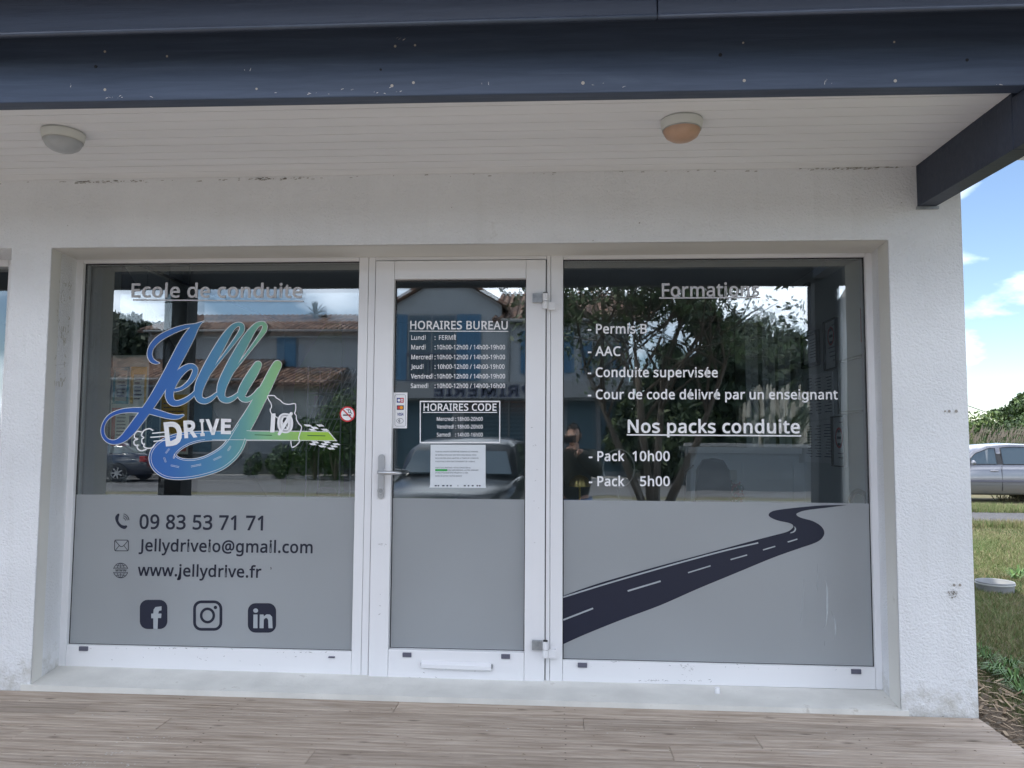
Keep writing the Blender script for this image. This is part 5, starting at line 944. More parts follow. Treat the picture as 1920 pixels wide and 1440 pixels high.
# --- left room
def sheet_poster(q, Y, lab, blocks, tilt=.08, cat='poster'):
    c = P(q[0], q[1], Y=Y); d = P(q[2], q[3], Y=Y); o = E('wall_poster', lab, cat, (c.x, Y, c.z)); W_ = (d.x-c.x); H = c.z-d.z
    o.rotation_euler[2] = -tilt
    W_ /= math.cos(tilt)
    MB().box((0, 0, -H), (W_, .004, 0)).obj('sheet', M('poster_cream', (.68, .70, .62), .6), o)
    for z in (.004, -H-.004): MB().tube([(0, .002, z), (W_, .002, z)], .006).obj('hanger_rail', BLACK, o)
    for k in (.15, .85): MB().tube([(W_*k, .004, .006), (W_*k, .004, 2.68-c.z-.001)], .0015, 5).obj('cord', BLACK, o)
    for nm, col, rects in blocks:
        m = MB()
        for a, b, x, y in rects: m.box((W_*a, -.002, -H*y), (W_*x, -.0005, -H*b))
        m.obj(nm, col, o, **({'kind': 'stuff'} if nm == 'printing' else {}))
TEAL = M('print_teal', (.06, .34, .40), .6); YEL = M('print_yellow', (.75, .45, .05), .6); REDP = M('print_dull_red', (.60, .08, .05), .6); NVP = M('print_navy', (.02, .03, .12), .6); ORA = M('print_orange_dull', (.5, .16, .03), .6)
rowsx = lambda x0, x1, y0, y1, n: [(x0, y0+(y1-y0)*k/n, x1*random.uniform(.85, 1), y0+(y1-y0)*(k+.35)/n) for k in range(n)]
sheet_poster((212, 666, 276, 850), 4.22, 'cream information poster with teal, yellow, red and navy blocks, left of the two', [
    ('teal_block', TEAL, [(.04, .12, .48, .16), (.04, .16, .1, .5), (.42, .16, .48, .5), (.04, .47, .48, .5)]), ('yellow_block', YEL, [(.52, .12, .96, .2), (.52, .2, .6, .5), (.9, .2, .96, .5)]),
    ('red_block', REDP, [(.04, .54, .48, .56), (.04, .56, .14, .93), (.14, .9, .48, .93)]), ('navy_block', NVP, [(.52, .62, .96, .66), (.52, .66, .6, .93), (.88, .66, .96, .93)]), ('printing', INK, rowsx(.16, .4, .2, .45, 7)+rowsx(.63, .88, .24, .48, 6)+rowsx(.18, .46, .6, .88, 8)+rowsx(.63, .86, .7, .9, 5))])
sheet_poster((302, 712, 354, 852), 4.36, 'yellow and red information poster, right of the two behind the logo', [
    ('yellow_block', YEL, [(.06, .2, .94, .72)]), ('red_block', REDP, [(.06, .76, .94, .96)]), ('printing', INK, rowsx(.12, .85, .26, .68, 8))])
# white metal display rack with slanted rods
o = E('display_rack', 'white wire display rack with shelves and slanting rods behind the left window', 'rack', (-1.35, 5.6, .38))
a = P(590, 690, Y=5.6); b = P(648, 832, Y=5.6); RKM = M('rack_white', (.8, .82, .84), .4)
hx0, hx1, hz1, hz0 = a.x+1.35, b.x+1.35, a.z-.38, b.z-.38
for x in (hx0, hx1):
    for yy in (-.14, .14): MB().tube([(x, yy, 0), (x, yy, hz1)], .006, 8).obj('upright', RKM, o)
for k in range(7):
    z = hz0+(hz1-hz0)*k/6-.01; MB().box((hx0+.007, -.13, z), (hx1-.007, .13, z+.006)).obj('shelf', RKM, o)
for k in range(7): x = hx0+.02+k*.035; MB().tube([(x+.16, -.16, hz1-.02), (x-.10, -.16, hz0-.05)], .0035, 6).obj('slanting_rod', RKM, o)
for k in range(5): tag(MB().box((hx0-1.35+.03+k*.032, 5.52, .38+hz0+(hz1-hz0)*3/6), (hx0-1.35+.055+k*.032, 5.66, .38+hz0+(hz1-hz0)*3/6+.07)).obj('leaflet_box', [M('box_%s' % n_, c_, .6) for n_, c_ in (('pink', (.3, .1, .2)), ('blue', (.04, .1, .3)), ('grey', (.2, .2, .2)), ('teal', (.03, .2, .2)), ('violet', (.12, .05, .2)))][k]), '%s leaflet box on the middle shelf of the white display rack' % ['pink', 'blue', 'grey', 'teal', 'violet'][k], 'box', group='leaflet boxes on the display rack')
# green desk, small things on it
c = P(600, 880, Y=6.2); o = E('green_desk', 'green topped desk in the far right part of the left window', 'desk', (-1.7, 6.2, .38))
MB().box((-.15, -.35, .72), (.85, .35, .75)).obj('top', M('desk_green', (.03, .22, .12), .4), o)
for x in (-.12, .78):
    for yy in (-.32, .28): MB().box((x, yy, 0), (x+.04, yy+.04, .72)).obj('leg', METAL, o)
c = P(612, 927, Y=4.9); o = E('black_cap', 'black peaked cap resting just above the film in the left window', 'cap', (c.x, 4.9, c.z-.01))
MB().lathe([(.062, 0), (.062, .02), (.055, .04), (.035, .055), (.0, .06)], n=24, sy=1.15).obj('crown', BLACK, o, smooth=True)
MB().prism([(.045*math.cos(R(a))*1.1, -.05-.055*math.sin(R(a)), .004) for a in range(0, 181, 15)], (0, 0, .004)).obj('peak', BLACK, o)
tag(MB().lathe([(0, 0), (.14, 0), (.14, .012), (.02, .02), (.02, c.z-.41), (.1, c.z-.41), (.1, c.z-.395), (0, c.z-.395)], (c.x, 4.9, .38), 24).obj('stool', BLACK), 'round black stand that holds the cap, hidden behind the film', 'stand')

# ================================================================ VEGETATION AND THE YARD AT THE RIGHT
LF = [M('leaf_dark', (.022, .042, .014), .6), M('leaf_mid', (.045, .085, .022), .6), M('leaf_light', (.085, .14, .035), .55)]
LO = [M('leaf_olive', (.07, .09, .03), .6), M('leaf_yellow_green', (.13, .18, .045), .55), M('leaf_moss', (.05, .075, .02), .6)]
CY = [M('needle_dark', (.012, .026, .012), .7), M('needle_mid', (.024, .045, .018), .7)]
BARK = M('bark', (.10, .08, .06), .9, var=.4, vs=9, bump=.6, bs=20, bdist=.03, stretch=(1, 1, .3))
def tree(name, lab, cat, base, h, rad, clumps, leaves, lsize, mats, trunk_r=.15, crown_z=.55, stems=1, group=None, flat=0):
    o = E(name, lab, cat, base)
    if group: o['group'] = group
    mb = MB(); tips = []
    for s in range(stems):
        a0 = 2*math.pi*s/stems+random.uniform(0, .5); lean = .18*h*(stems > 1)
        top = Vector((math.cos(a0)*lean, math.sin(a0)*lean, h*crown_z)); mid = top*.5+Vector((random.uniform(-.1, .1), random.uniform(-.1, .1), 0))
        b0 = Vector((math.cos(a0), math.sin(a0), 0))*trunk_r*.5*(stems > 1); mb.tube([b0, mid, top], [trunk_r/(stems**.5), trunk_r*.75/(stems**.5), trunk_r*.5/(stems**.5)], 8)
        for k in range(7):
            a = random.uniform(0, 6.3); st = mid.lerp(top, random.uniform(.2, 1)); e = Vector((math.cos(a)*rad*.75, math.sin(a)*rad*.75, h*random.uniform(crown_z, .93)))
            m_ = st.lerp(e, .5)+Vector((0, 0, random.uniform(0, .12)*h)); mb.tube([st, m_, e], [trunk_r*.35/(stems**.5), trunk_r*.2/(stems**.5), trunk_r*.06], 6); tips.append(e)
            for q in range(2):
                e2 = m_+Vector((random.uniform(-1, 1), random.uniform(-1, 1), random.uniform(.1, .8)))*rad*.45; mb.tube([m_, e2], [trunk_r*.12, trunk_r*.04], 5); tips.append(e2)
    mb.obj('trunk', BARK, o, smooth=True)
    cm = MB()
    for k in range(clumps):
        if k < len(tips): c = tips[k]
        else:
            d = Vector(RNG.normal(size=3)).normalized()*random.random()**.4; c = Vector((d.x*rad*.9, d.y*rad*.9, h*crown_z+(h*(1-crown_z))*.5+d.z*h*(1-crown_z)*.5))
        r_ = rad*random.uniform(.16, .36); leafblob(cm, c, (r_, r_, r_*.7), leaves//clumps, lsize, len(mats), flat)
    cm.obj('crown', mats, o, fix=False); return o
def bush(name, lab, cat, base, rad, h, n, ls, mats, group=None, lumps=14):
    o = E(name, lab, cat, base); cm = MB()
    if group: o['group'] = group
    for k in range(lumps):
        a = random.uniform(0, 6.3); q = random.random()**.5*.75; c = (math.cos(a)*q*rad[0], math.sin(a)*q*rad[1], h*random.uniform(.25, .72)); s = random.uniform(.28, .5)
        leafblob(cm, c, (rad[0]*s, rad[1]*s, h*s*.75), n//lumps, ls, len(mats), 0, 0, .35)
    cm.obj('foliage', mats, o, fix=False); st = MB()
    for k in range(6): a = random.uniform(0, 6.3); st.tube([(0, 0, 0), (math.cos(a)*rad[0]*.4, math.sin(a)*rad[1]*.4, h*.6)], [.05, .015], 5)
    st.obj('stem', BARK, o); return o
GB = 'bushes behind the silver car'
def gx(px, Y): return P(px, 820, Y=Y).x
bush('bush', 'light green bush at the left, next to the pier, behind the silver car', 'bush', (gx(1832, 46), 46, 0), (2.0, 2.0), 3.4, 9000, .12, [LF[2], LO[1], LF[1]], GB)
bush('bush', 'rounded olive bush left of the tall dark one, behind the silver car', 'bush', (gx(1856, 48), 48, 0), (1.5, 1.8), 2.6, 4200, .12, [LO[1], LO[0], LF[2]], GB)
bush('bush', 'round dark green bush in the middle, behind the silver car', 'bush', (gx(1880, 44), 44, 0), (1.35, 1.6), 2.75, 5200, .10, [LF[1], LO[0], LF[0]], GB)
bush('bush', 'dense dark bush at the right edge of the photo, behind the silver car', 'bush', (gx(1912, 45), 45, 0), (1.5, 1.8), 2.95, 5200, .10, [LF[1], LO[0], LF[2]], GB)
tree('tree', 'tall tree crown at the right edge above the bushes', 'tree', (gx(1925, 52), 52, 0), 4.6, 2.0, 40, 9000, .16, [LF[1], LF[2], LF[0]], .15, .45)
for i, px in enumerate((1950, 1990, 2040, 2110)): bush('bush', '%s bush right of the framed view' % ['first', 'second', 'third', 'fourth'][i], 'bush', (gx(px, 46+i), 46+i, 0), (2.4, 2), 3.2, 2200, .16, [LF[1], LO[0]], GB)
# tall dry grass with plumes between the car and the bushes
mb = MB(); n_ = 4200
for k in range(n_):
    Y = random.uniform(25, 41); x = gx(random.uniform(1790, 2030), Y); h = random.uniform(.8, 1.62)*(1.0 if Y < 33 else 1.15); lx = random.uniform(-.25, .35); wv = .02
    mb.add([(x-wv, Y, 0), (x+wv, Y, 0), (x+lx*.5+wv*.6, Y, h*.6), (x+lx*.5-wv*.6, Y, h*.6), (x+lx, Y+.05, h)], [(0, 1, 2, 3), (3, 2, 4)], random.choice((0, 0, 1, 2)))
for k in range(230):
    Y = random.uniform(28, 40); x = gx(random.uniform(1800, 2000), Y); h = random.uniform(1.35, 1.95); lx = random.uniform(.0, .35)
    for q in range(3):
        xx = x+lx*q*.3; zz = h+q*.08; mb.add([(xx-.015, Y, zz-.05), (xx+.015, Y+.02, zz-.05), (xx+.05, Y, zz+.09), (xx+.015, Y-.02, zz+.08)], [(0, 1, 2, 3)], 3)
mb.obj('tall_grass', [M('dry_grass_green', (.10, .135, .045), .8), M('dry_grass_tan', (.16, .16, .075), .8), M('dry_grass_olive', (.07, .09, .03), .8), M('grass_plume', (.33, .27, .22), .9)], kind='stuff', label='tall dry grass with pinkish plumes behind the silver car', fix=False)
mb = MB()                                                  # distant scrub as one mass
for k in range(150): Y = random.uniform(60, 90); leafblob(mb, (gx(random.uniform(1100, 2700), Y), Y, 1.2), (3.4, 2, 1.6), 150, .3, 3)
mb.obj('distant_scrub', [LF[1], LO[0], LF[2]], kind='stuff', fix=False)
# mown grass of the yard
def blades(name, N, sampler, hr, mats, wr=(.002, .005), lean=.5, **t):
    vs = np.zeros((N, 3, 3)); xy = sampler(N); h = RNG.uniform(hr[0], hr[1], N); wv = RNG.uniform(wr[0], wr[1], N); an = RNG.uniform(0, 6.28, N); ln = RNG.uniform(0, lean, N)*h; la = RNG.uniform(0, 6.28, N)
    vs[:, 0, 0] = xy[:, 0]-np.cos(an)*wv; vs[:, 0, 1] = xy[:, 1]-np.sin(an)*wv; vs[:, 1, 0] = xy[:, 0]+np.cos(an)*wv; vs[:, 1, 1] = xy[:, 1]+np.sin(an)*wv
    vs[:, 2, 0] = xy[:, 0]+np.cos(la)*ln; vs[:, 2, 1] = xy[:, 1]+np.sin(la)*ln; vs[:, 2, 2] = h
    me = bpy.data.meshes.new(name); me.from_pydata(vs.reshape(-1, 3).tolist(), [], np.arange(3*N).reshape(-1, 3).tolist())
    for m in mats: me.materials.append(m)
    pn = np.sin(xy[:, 0]*1.9+np.sin(xy[:, 1]*1.3)*2)+np.sin(xy[:, 1]*1.1+1+xy[:, 0]*.6)+RNG.normal(size=N)*.8
    me.polygons.foreach_set('material_index', np.digitize(pn, [-.8, .5, 1.4]).astype(np.int32)[:N] % len(mats))
    o = bpy.data.objects.new(name, me); COL.objects.link(o)
    for k, v in t.items(): o[k] = v
    return o
def samp(x0, x1, y0, y1, p=1.0):
    def f(N):
        y = y0+(y1-y0)*RNG.random(N)**p; d0 = .40*y-.05; d1 = .72*y+1.6
        return np.stack([np.maximum(2.55+RNG.random(N)*.15, d0+(d1-d0)*RNG.random(N)), y], 1)
    return f
GM = [M('blade_green', (.10, .16, .04), .7), M('blade_pale', (.17, .20, .075), .75), M('blade_straw', (.26, .22, .12), .8), M('blade_dark', (.07, .12, .03), .7)]
blades('grass', 230000, samp(2.5, 9, 3.8, 15.0, 1.25), (.015, .05), GM, (.0022, .005), 1.2, kind='stuff', label='short patchy lawn with straw coloured blades right of the building')
blades('grass', 9000, samp(2.5, 9, 3.8, 13.2, 1.1), (.05, .11), [GM[1], GM[2], GM[0], GM[2]], (.002, .004), .9, kind='stuff', label='longer loose grass stalks scattered over the lawn')
blades('grass', 26000, lambda N: np.stack([(lambda y: (.485*y+RNG.random(N)*(.2*y)))(np.where(RNG.random(N) < .5, 17.6+RNG.random(N)*1.6, 14.6+RNG.random(N)*.6)), np.where(RNG.random(N) < .5, 17.6+RNG.random(N)*1.7, 14.6+RNG.random(N)*.6)], 1), (.04, .16), [GM[2], GM[1], GM[0], GM[2]], (.004, .01), .7, kind='stuff', label='straggling dry verge grass in front of the silver car')
# weeds at the edge of the mulch
wg = [M('weed_green', (.055, .13, .025), .55), M('weed_light', (.10, .20, .04), .55)]
def weed(x, y, s, n, lab):
    o = MB()
    for k in range(n):
        a = random.uniform(0, 6.3); L_ = s*random.uniform(.5, 1.1); wv = .008*s/.2*random.uniform(.6, 1.3); d = Vector((math.cos(a), math.sin(a), 0)); nn = Vector((-d.y, d.x, 0)); e = random.uniform(.5, 1.1)
        b = Vector((x, y, .03))+d*random.uniform(0, .05); m_ = b+d*L_*.45+Vector((0, 0, L_*.6*e)); t_ = b+d*L_+Vector((0, 0, L_*.45*e))
        o.add([b-nn*wv*.4, b+nn*wv*.4, m_+nn*wv, m_-nn*wv, t_], [(0, 1, 2, 3), (3, 2, 4)], k % 2)
    return tag(o.obj('weed', wg, fix=False), lab, 'weed', group='bright green weeds by the mulch')
for i, (px, py, s) in enumerate(((1850, 1235, .16), (1880, 1262, .22), (1905, 1280, .24), (1862, 1262, .16), (1895, 1248, .18), (1838, 1218, .12), (1918, 1300, .2))):
    c = P(px, py, Z=0.03); weed(c.x, c.y, s*.62, 44, ['bright weed tuft highest up beside the pier', 'broad weed tuft in the middle of the row along the mulch', 'largest weed tuft overhanging the mulch near the photo edge', 'small weed tuft just left of the middle of the row', 'weed tuft behind the largest one, toward the lawn', 'smallest weed tuft touching the pier edge', 'weed tuft cut by the right photo edge, nearest the deck'][i])
for px, py in ((1912, 1082), (1905, 1090)):
    c = P(px, py, Z=0); weed(c.x, c.y, .15, 34, 'leafy weed tuft in the lawn right of the white ring, '+('farther of two' if py == 1082 else 'nearer of two'))
c = P(1888, 940, Z=0); o = MB()
for k in range(90):
    a = random.uniform(-.6, .6); L_ = random.uniform(.25, .65); x = c.x+random.uniform(-.3, .5); o.add([(x-.008, c.y, 0), (x+.008, c.y, 0), (x+math.sin(a)*L_, c.y-random.random()*.2, L_*.7)], [(0, 1, 2)], k % 3)
tag(o.obj('dry_weed', [BARK, GM[2], LO[0]], fix=False), 'brown straggly weed in front of the sill of the silver car', 'weed')
# white plastic ring lying in the grass
c = P(1866, 1108, Z=0); o = E('planter_ring', 'off-white round basin lying in the lawn right of the building', 'basin', (c.x, c.y, 0)); rr = (P(1900, 1100, Y=c.y).x-P(1832, 1100, Y=c.y).x)/2
MB().lathe([(rr*.93, 0), (rr*.97, .08), (rr, .098), (rr*.97, .105), (rr*.93, .098), (rr*.88, .03), (rr*.5, .02), (0, .02)], n=40).obj('shell', M('chalky_white', (.24, .25, .26), .6, var=.1, vs=6), o, smooth=True)
MB().lathe([(rr*.985, .070), (rr*1.01, .075), (rr*1.01, .084), (rr*.985, .088)], n=40).obj('rim_band', M('rim_grey', (.4, .41, .41), .6), o, smooth=True)
# overhead cable
a = P(1790, 752, Y=44); b = P(1899, 787, Y=56); c_ = a+(a-b)*.4
tag(MB().tube([c_+Vector((0, 0, .0)), a, a.lerp(b, .5)+Vector((0, 0, -.06)), b], .022, 6).obj('overhead_cable', BLACK), 'thin black overhead cable slanting down to the trees at the right', 'cable')
tag(MB().tube([(c_.x, c_.y, 0), (c_.x, c_.y, c_.z+.6)], [.14, .10], 10).bar((c_.x-.5, c_.y, c_.z), (c_.x+.5, c_.y, c_.z), .08).obj('utility_pole', BARK), 'wooden pole behind the building that carries the cable', 'pole')
tag(MB().tube([(b.x, b.y, 0), (b.x, b.y, b.z+.3)], [.12, .09], 10).bar((b.x-.4, b.y, b.z), (b.x+.4, b.y, b.z), .08).obj('utility_pole', BARK), 'wooden pole hidden among the bushes at the far end of the cable', 'pole')

# ================================================================ CARS
CGL = M('car_glass', (.07, .09, .10), .04, spec=1.0, coat=1.0); TYRE = M('tyre_rubber', (.02, .02, .02), .85); ALLOY = M('alloy_rim', (.5, .5, .52), .3, 1); LAMPR = M('tail_lamp_red', (.35, .01, .01), .2); LAMPW = M('headlamp_clear', (.6, .62, .65), .1)
def car(name, lab, paint, L_=4.4, Wd=1.76, H=1.47, suv=0, trim=True):
    # x forward (front at +x), y across, z up; origin on the ground at the middle
    o = E(name, lab, 'car'); hw = Wd/2; hl = L_/2; s = H/1.47; zb = .92*s
    # lower body loft: (x, z_bottom, z_belt(top), half width)
    st = [(hl, .38, .60, .52), (hl-.06, .28, .70*s, .70), (hl-.25, .22, .76*s, .82), (hl-.8, .20, .86*s, .965), (hl-1.35, .20, .95*s, 1), (.5, .20, .96*s, 1), (-.6, .20, .97*s, 1), (-hl+1.1, .20, (.99+.06*suv)*s, 1), (-hl+.45, .22, (1.0+.06*suv)*s, .97), (-hl+.12, .28, (.96+.06*suv)*s, .88), (-hl+.02, .36, (.84)*s, .80), (-hl, .42, .72*s, .74)]
    rows = []
    for x, z0, z1, k in st:
        h = hw*k; rows.append([(h*.86, z0), (h*.97, z0+.06), (h*.995, z0+(z1-z0)*.35), (h*1.0, z0+(z1-z0)*.55), (h*.985, z0+(z1-z0)*.8), (h*.94, z1-.03), (h*.86, z1), (h*.4, z1+.03), (0, z1+.035)])
    vs = []; fs = []; n = 17
    for (x, *_), r_ in zip(st, rows):
        ring = [(x, yv, z) for yv, z in r_]+[(x, -yv, z) for yv, z in r_[-2::-1]]; vs += ring
    for i in range(len(st)-1): fs += [(i*n+k, i*n+k+1, (i+1)*n+k+1, (i+1)*n+k) for k in range(n-1)]+[(i*n+n-1, i*n, (i+1)*n, (i+1)*n+n-1)]
    fs += [tuple(range(n))[::-1], tuple((len(st)-1)*n+k for k in range(n))]
    MB().add(vs, fs).obj('body', paint, o, smooth=True)
    # greenhouse
    gh = [(hl-1.30, .0, .86, .93), (.62, .34 if not suv else .36, .80, .86), (.25, .47, .76, .80), (-.35, .515, .75, .79), (-1.0, .50, .75, .80), (-hl+.85 if not suv else -hl+.42, .36 if not suv else .46, .78, .84), (-hl+.38 if not suv else -hl+.10, .0, .84, .93)]
    vs = []; fs = []; n = 7
    for x, dz, kt, kb in gh:
        z0 = .94*s; z1 = z0+dz*s+.02; b = hw*.91; t_ = hw*(.91-(.91-kt)*min(1, dz/.5)); vs += [(x, b, z0), (x, t_, z1-.04*min(1, dz/.3)), (x, t_*.86, z1), (x, 0, z1+.02), (x, -t_*.86, z1), (x, -t_, z1-.04*min(1, dz/.3)), (x, -b, z0)]
    for i in range(len(gh)-1): fs += [(i*n+k, i*n+k+1, (i+1)*n+k+1, (i+1)*n+k) for k in range(n-1)]
    MB().add(vs, fs).obj('cabin', paint, o, smooth=True)
    def side(x):                                          # half width of greenhouse at belt/top
        for (xa, da, ka, _), (xb, db, kb, _) in zip(gh, gh[1:]):
            if xb <= x <= xa: t_ = (xa-x)/(xa-xb+1e-9); d = da+(db-da)*t_; k = ka+(kb-ka)*t_; return d, hw*(.91-(.91-k)*min(1, d/.5))
        return .0, hw*.91
    wins = [(hl-1.5 if not suv else hl-1.45, .09), (-.05, -.98), (-1.06, -hl+.78 if not suv else -hl+.5)]
    for sgn in (1, -1):
        m = MB(); vs = []
        for x in (.085, -.045):
            d, t_ = side(x); vs += [(x, sgn*(hw*.91+.004), .94*s+.02), (x, sgn*(t_+.004), .94*s+d*s-.05*s)]
        m.add(vs, [(0, 1, 3, 2)]).obj('door_pillar', BLACK, o, fix=False)
        for a, b in wins:
            m = MB(); top = []; bot = []
            for k in range(9):
                x = a+(b-a)*k/8; d, t_ = side(x); zb0 = .94*s+.025; zt = .94*s+d*s+.02-.075*s
                if zt < zb0+.01: zt = zb0+.01
                yb0 = hw*.91+(t_-hw*.91)*.05; f = (zt-.94*s)/max(.05, (d*s)); bot.append((x, sgn*(yb0+.006), zb0)); top.append((x, sgn*(hw*.91+(t_-hw*.91)*min(1, f)+.006), zt))
            m.add(bot+top, [(k, k+1, 10+k, 9+k) for k in range(8)]); w_ = m.obj('window', CGL, o)
            m = MB(); pts = bot+top[::-1]; q = [Vector(p)+Vector((0, sgn*.003, 0)) for p in pts]
            m.tube([*q, q[0]], .010, 6).obj('window_trim', BLACK, w_)
    for (x0, z0, y0, x1, z1, y1) in ((hl-1.27, .97*s, .84, .66, (.94+.33)*s, .72), (-hl+.42 if not suv else -hl+.12, 1.0*s, .82, -hl+.88 if not suv else -hl+.42, (.94+.36+.1*suv)*s, .72)):
        sg = 1 if x0 > 0 else -1; k = hw
        MB().add([(x0+sg*.02, y0*k, z0+.02), (x0+sg*.02, -y0*k, z0+.02), (x1+sg*.02, -y1*k, z1+.02), (x1+sg*.02, y1*k, z1+.02)], [(0, 1, 2, 3)]).obj('windscreen', CGL, o, fix=False)
    for sgn in (1, -1):
        for x in (hl-.86, -hl+.92):
            wo_ = MB(); cy = sgn*(hw-.10)
            wt = E('wheel'); wt.parent = o; wt.location = (x, cy, .32)
            MB().lathe([(.20, -.10), (.29, -.105), (.32, -.08), (.325, 0), (.32, .08), (.29, .105), (.20, .10)], n=32, axis='y').obj('tyre', TYRE, wt, smooth=True)
            rm = MB()
            for k in range(7): t_ = 2*math.pi*k/7; rm.bar((.03*math.cos(t_), sgn*.085, .03*math.sin(t_)), (.195*math.cos(t_), sgn*.09, .195*math.sin(t_)), .045, .02, (0, 1, 0))
            rm.lathe([(.19, sgn*.08), (.205, sgn*.10), (.21, sgn*.085)], n=28, axis='y').lathe([(0, sgn*.10), (.045, sgn*.10), (.05, sgn*.07)], n=16, axis='y').obj('rim', ALLOY, wt)
            MB().lathe([(0, sgn*.02), (.2, sgn*.02)], n=24, axis='y').obj('brake_disc', TYRE, wt)
            a = MB(); vs = []
            for k in range(15): t_ = math.pi*k/14; vs += [(x+.375*math.cos(t_), sgn*(hw+.003), .30+.375*math.sin(t_)), (x+.30*math.cos(t_), sgn*(hw-.02), .30+.30*math.sin(t_))]
            MB().add(vs, [(2*k, 2*k+1, 2*k+3, 2*k+2) for k in range(14)]).obj('wheel_arch', BLACK, o, fix=False)
        if trim: MB().box((-hl+1.35, sgn*hw*.99 if sgn > 0 else -hw-.012, .52*s), (hl-1.35, hw+.012 if sgn > 0 else -hw*.99, .575*s)).obj('side_trim', M('trim_grey', (.09, .09, .12), .5), o, bev=.006)
        for x in (.02+.0, -1.02): MB().box((x-.004, sgn*(hw*.99) if sgn > 0 else -hw*1.001, .3), (x+.004, hw*1.001 if sgn > 0 else sgn*hw*.99, .93*s)).obj('door_seam', BLACK, o)
        for x in (.2, -.82): MB().tube([(x-.1, sgn*hw*.985, .80*s), (x-.08, sgn*(hw*.985+.022), .80*s), (x+.08, sgn*(hw*.985+.022), .80*s), (x+.1, sgn*hw*.985, .80*s)], .014, 8).lathe([(0, sgn*(hw*.985)), (.035, sgn*(hw*.985+.003)), (.04, sgn*hw*.96)], (x, 0, .80*s), 14, 'y').obj('door_handle', M('handle_grey', (.25, .25, .28), .4), o)
        MB().lathe([(0, -.09), (.05, -.08), (.075, 0), (.05, .08), (0, .09)], (hl-1.5, sgn*(hw+.06), 1.0*s), 14, 'y', sx=.6).obj('mirror', paint, o, smooth=True)
        MB().box((hl-.32, sgn*.40*Wd-.11, .60*s), (hl-.10, sgn*.40*Wd+.11, .72*s)).obj('headlight', LAMPW, o, bev=.03)
        MB().box((-hl-.005, sgn*.40*Wd-.12, .70*s), (-hl+.2, sgn*.40*Wd+.10, .90*s)).obj('tail_light', LAMPR, o, bev=.03)
    MB().box((-hl-.012, -.26, .50*s), (-hl+.05, .26, .61*s)).obj('number_plate', VW, o); MB().box((hl-.1, -.5, .36), (hl+.006, .5, .46)).obj('grille', BLACK, o)
    return o
SILV = M('silver_paint', (.19, .195, .22), .22, .45, coat=.8); DKP = M('black_paint', (.010, .012, .015), .25, 0, coat=.4); NVB = M('midnight_paint', (.012, .017, .035), .12, 0, coat=1)
c1 = car('parked_car', 'silver saloon car parked side-on beyond the lawn at the right', SILV, 4.5, 1.78, 1.50)
c1.rotation_euler[2] = math.pi; cx = P(1879, 880, Y=20.4).x; c1.location = (cx+.02, 20.4+.89, 0.0)
c2 = car('parked_car', 'black off-road car parked nose on, mirrored in the door glass', DKP, 4.4, 1.9, 1.58, 1, False)
q = refl(868, 900, -3.6); c2.location = (q.x, -4.3, 0.008); c2.rotation_euler[2] = math.pi/2+.06
c3 = car('parked_car', 'midnight blue car across the street, mirrored at the lower left of the left window', NVB, 4.4, 1.8, 1.45, 0, False)
q = refl(219, 888, -17.4); c3.location = (q.x-1.30, -18.3, 0.012); c3.rotation_euler[2] = math.pi

# ================================================================ ACROSS THE STREET (seen mirrored in the glass)
YO = -22.0                                  # street front of the houses opposite
HW = M('house_render', (.26, .28, .30), .9, var=.08, vs=1.2, bump=.3, bs=30); HW2 = M('house_render_cream', (.27, .275, .27), .9, var=.08, vs=1)
SHU = M('blue_shutter', (.03, .11, .20), .6, var=.1, vs=5, stretch=(8, 8, .5)); DGLS = M('house_glass', (.03, .045, .06), .06, spec=1); TILE = [M('tile_orange', (.17, .095, .065), .85), M('tile_brown', (.085, .05, .04), .85), M('tile_pale', (.24, .16, .12), .85)]
SHD = M('roller_blind_blue', (.035, .075, .10), .6); CANOPY = M('fascia_band', (.17, .18, .19), .8)
